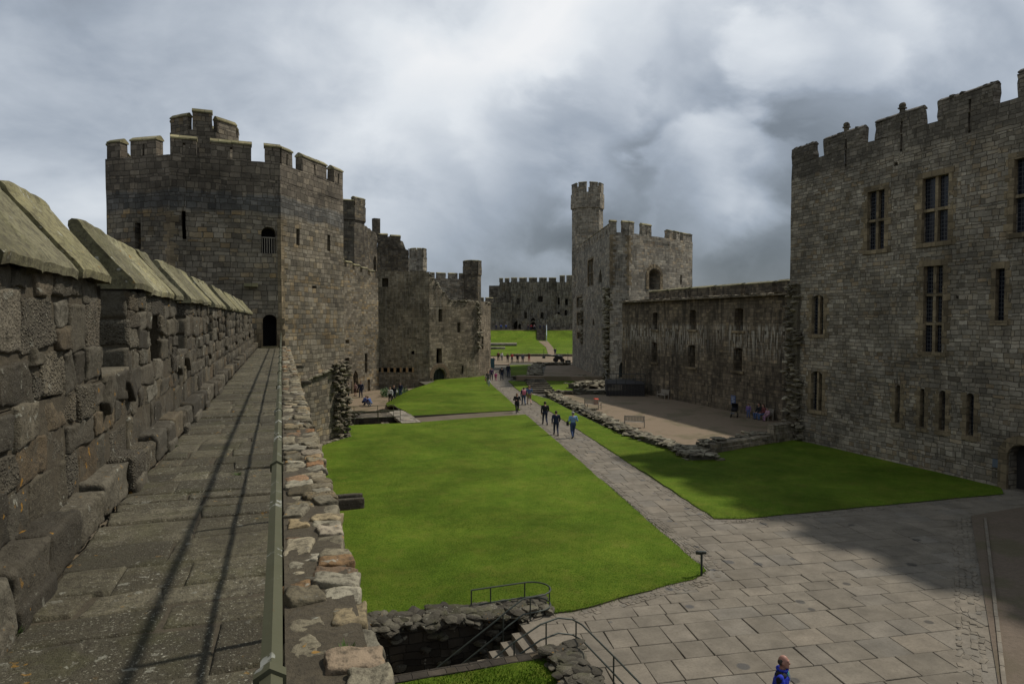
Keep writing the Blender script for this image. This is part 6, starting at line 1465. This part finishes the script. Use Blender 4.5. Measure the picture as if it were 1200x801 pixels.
# ------------------------------------------------------------------ sky and sun
SUN = Vector((.74, .10, 1.0)).normalized(); EL = math.asin(SUN.z); AZ = math.atan2(SUN.x, SUN.y)
W = bpy.data.worlds.new('World'); SC.world = W; W.use_nodes = True; t = W.node_tree; t.nodes.clear()
class WT(NT):
    def __init__(s): s.t = t
w = WT(); out = t.nodes.new('ShaderNodeOutputWorld')
sky = w.n('ShaderNodeTexSky', sky_type='NISHITA', sun_disc=False, sun_elevation=EL, sun_rotation=AZ)
bg1 = w.n('ShaderNodeBackground', ins={'Color': sky.outputs[0], 'Strength': .07})
d = w.n('ShaderNodeTexCoord').outputs['Generated']; sx = w.n('ShaderNodeSeparateXYZ', ins={0: d}); X, Y, Zc = sx.outputs
den = w.math('ADD', w.math('MAXIMUM', Zc, 0.0), .62)
# the underside of the cloud deck, seen in perspective
P3 = w.n('ShaderNodeCombineXYZ', ins={0: w.math('DIVIDE', X, den), 1: w.math('DIVIDE', Y, den), 2: 2.7}).outputs[0]
wv = w.n('ShaderNodeTexNoise', ins={'Vector': P3, 'Scale': 1.6, 'Detail': 3.0})
P4 = w.n('ShaderNodeMixRGB', ins={0: .22, 1: P3, 2: wv.outputs[1]}).outputs[0]
n1 = w.noise(P4, 2.9, 10, .5, .1); n2 = w.noise(P3, .8, 3, .5, .2); n3 = w.noise(P4, 7.0, 8, .6, .3)
def lobe(v, a, b):
    v = Vector(v).normalized(); dp = w.n('ShaderNodeVectorMath', operation='DOT_PRODUCT', ins={0: d, 1: tuple(v)})
    e = w.math('ADD', dp.outputs['Value'], w.math('MULTIPLY', w.math('SUBTRACT', n1, .5), .16))
    return w.smooth(e, math.cos(math.radians(a)), math.cos(math.radians(b)))
f = w.math('ADD', w.math('MULTIPLY', n1, .62), w.math('ADD', w.math('MULTIPLY', n2, .26), w.math('MULTIPLY', n3, .16)))
f = w.math('SUBTRACT', f, .035)
for (px, py, a, b, k) in ((740, 50, 19, 3, .17), (600, 130, 22, 4, .10), (430, 90, 26, 5, .09), (60, 60, 24, 5, -.015), (1010, 90, 20, 6, -.03), (770, 235, 15, 4, -.22), (600, 275, 13, 4, -.15), (900, 295, 8, 2, .09), (930, 210, 10, 3, -.08)):
    f = w.math('ADD', f, w.math('MULTIPLY', lobe(ray(px, py), a, b), k))
cc = w.ramp(f, [(.25, (.11, .13, .15)), (.37, (.20, .23, .265)), (.48, (.36, .41, .48)), (.58, (.56, .61, .675)), (.70, (.80, .84, .88)), (.84, (.95, .96, .97))])
bg2 = w.n('ShaderNodeBackground', ins={'Color': cc, 'Strength': 1.0})
mx = t.nodes.new('ShaderNodeMixShader'); mx.inputs[0].default_value = .9; t.links.new(bg1.outputs[0], mx.inputs[1]); t.links.new(bg2.outputs[0], mx.inputs[2]); t.links.new(mx.outputs[0], out.inputs[0])
sd = bpy.data.lights.new('sun', 'SUN'); so = bpy.data.objects.new('sun', sd); COL.objects.link(so); sd.energy = 3.2; sd.angle = math.radians(2.2); sd.color = (1, .95, .87)
so.rotation_euler = SUN.to_track_quat('Z', 'Y').to_euler(); so.location = (60, 20, 80)
SC.view_settings.view_transform = 'Standard'; SC.view_settings.look = 'None'; SC.view_settings.exposure = 0; SC.view_settings.gamma = 1; SC.view_settings.use_curve_mapping = False
SC.render.engine = 'CYCLES'; SC.cycles.max_bounces = 5; SC.cycles.use_denoising = True
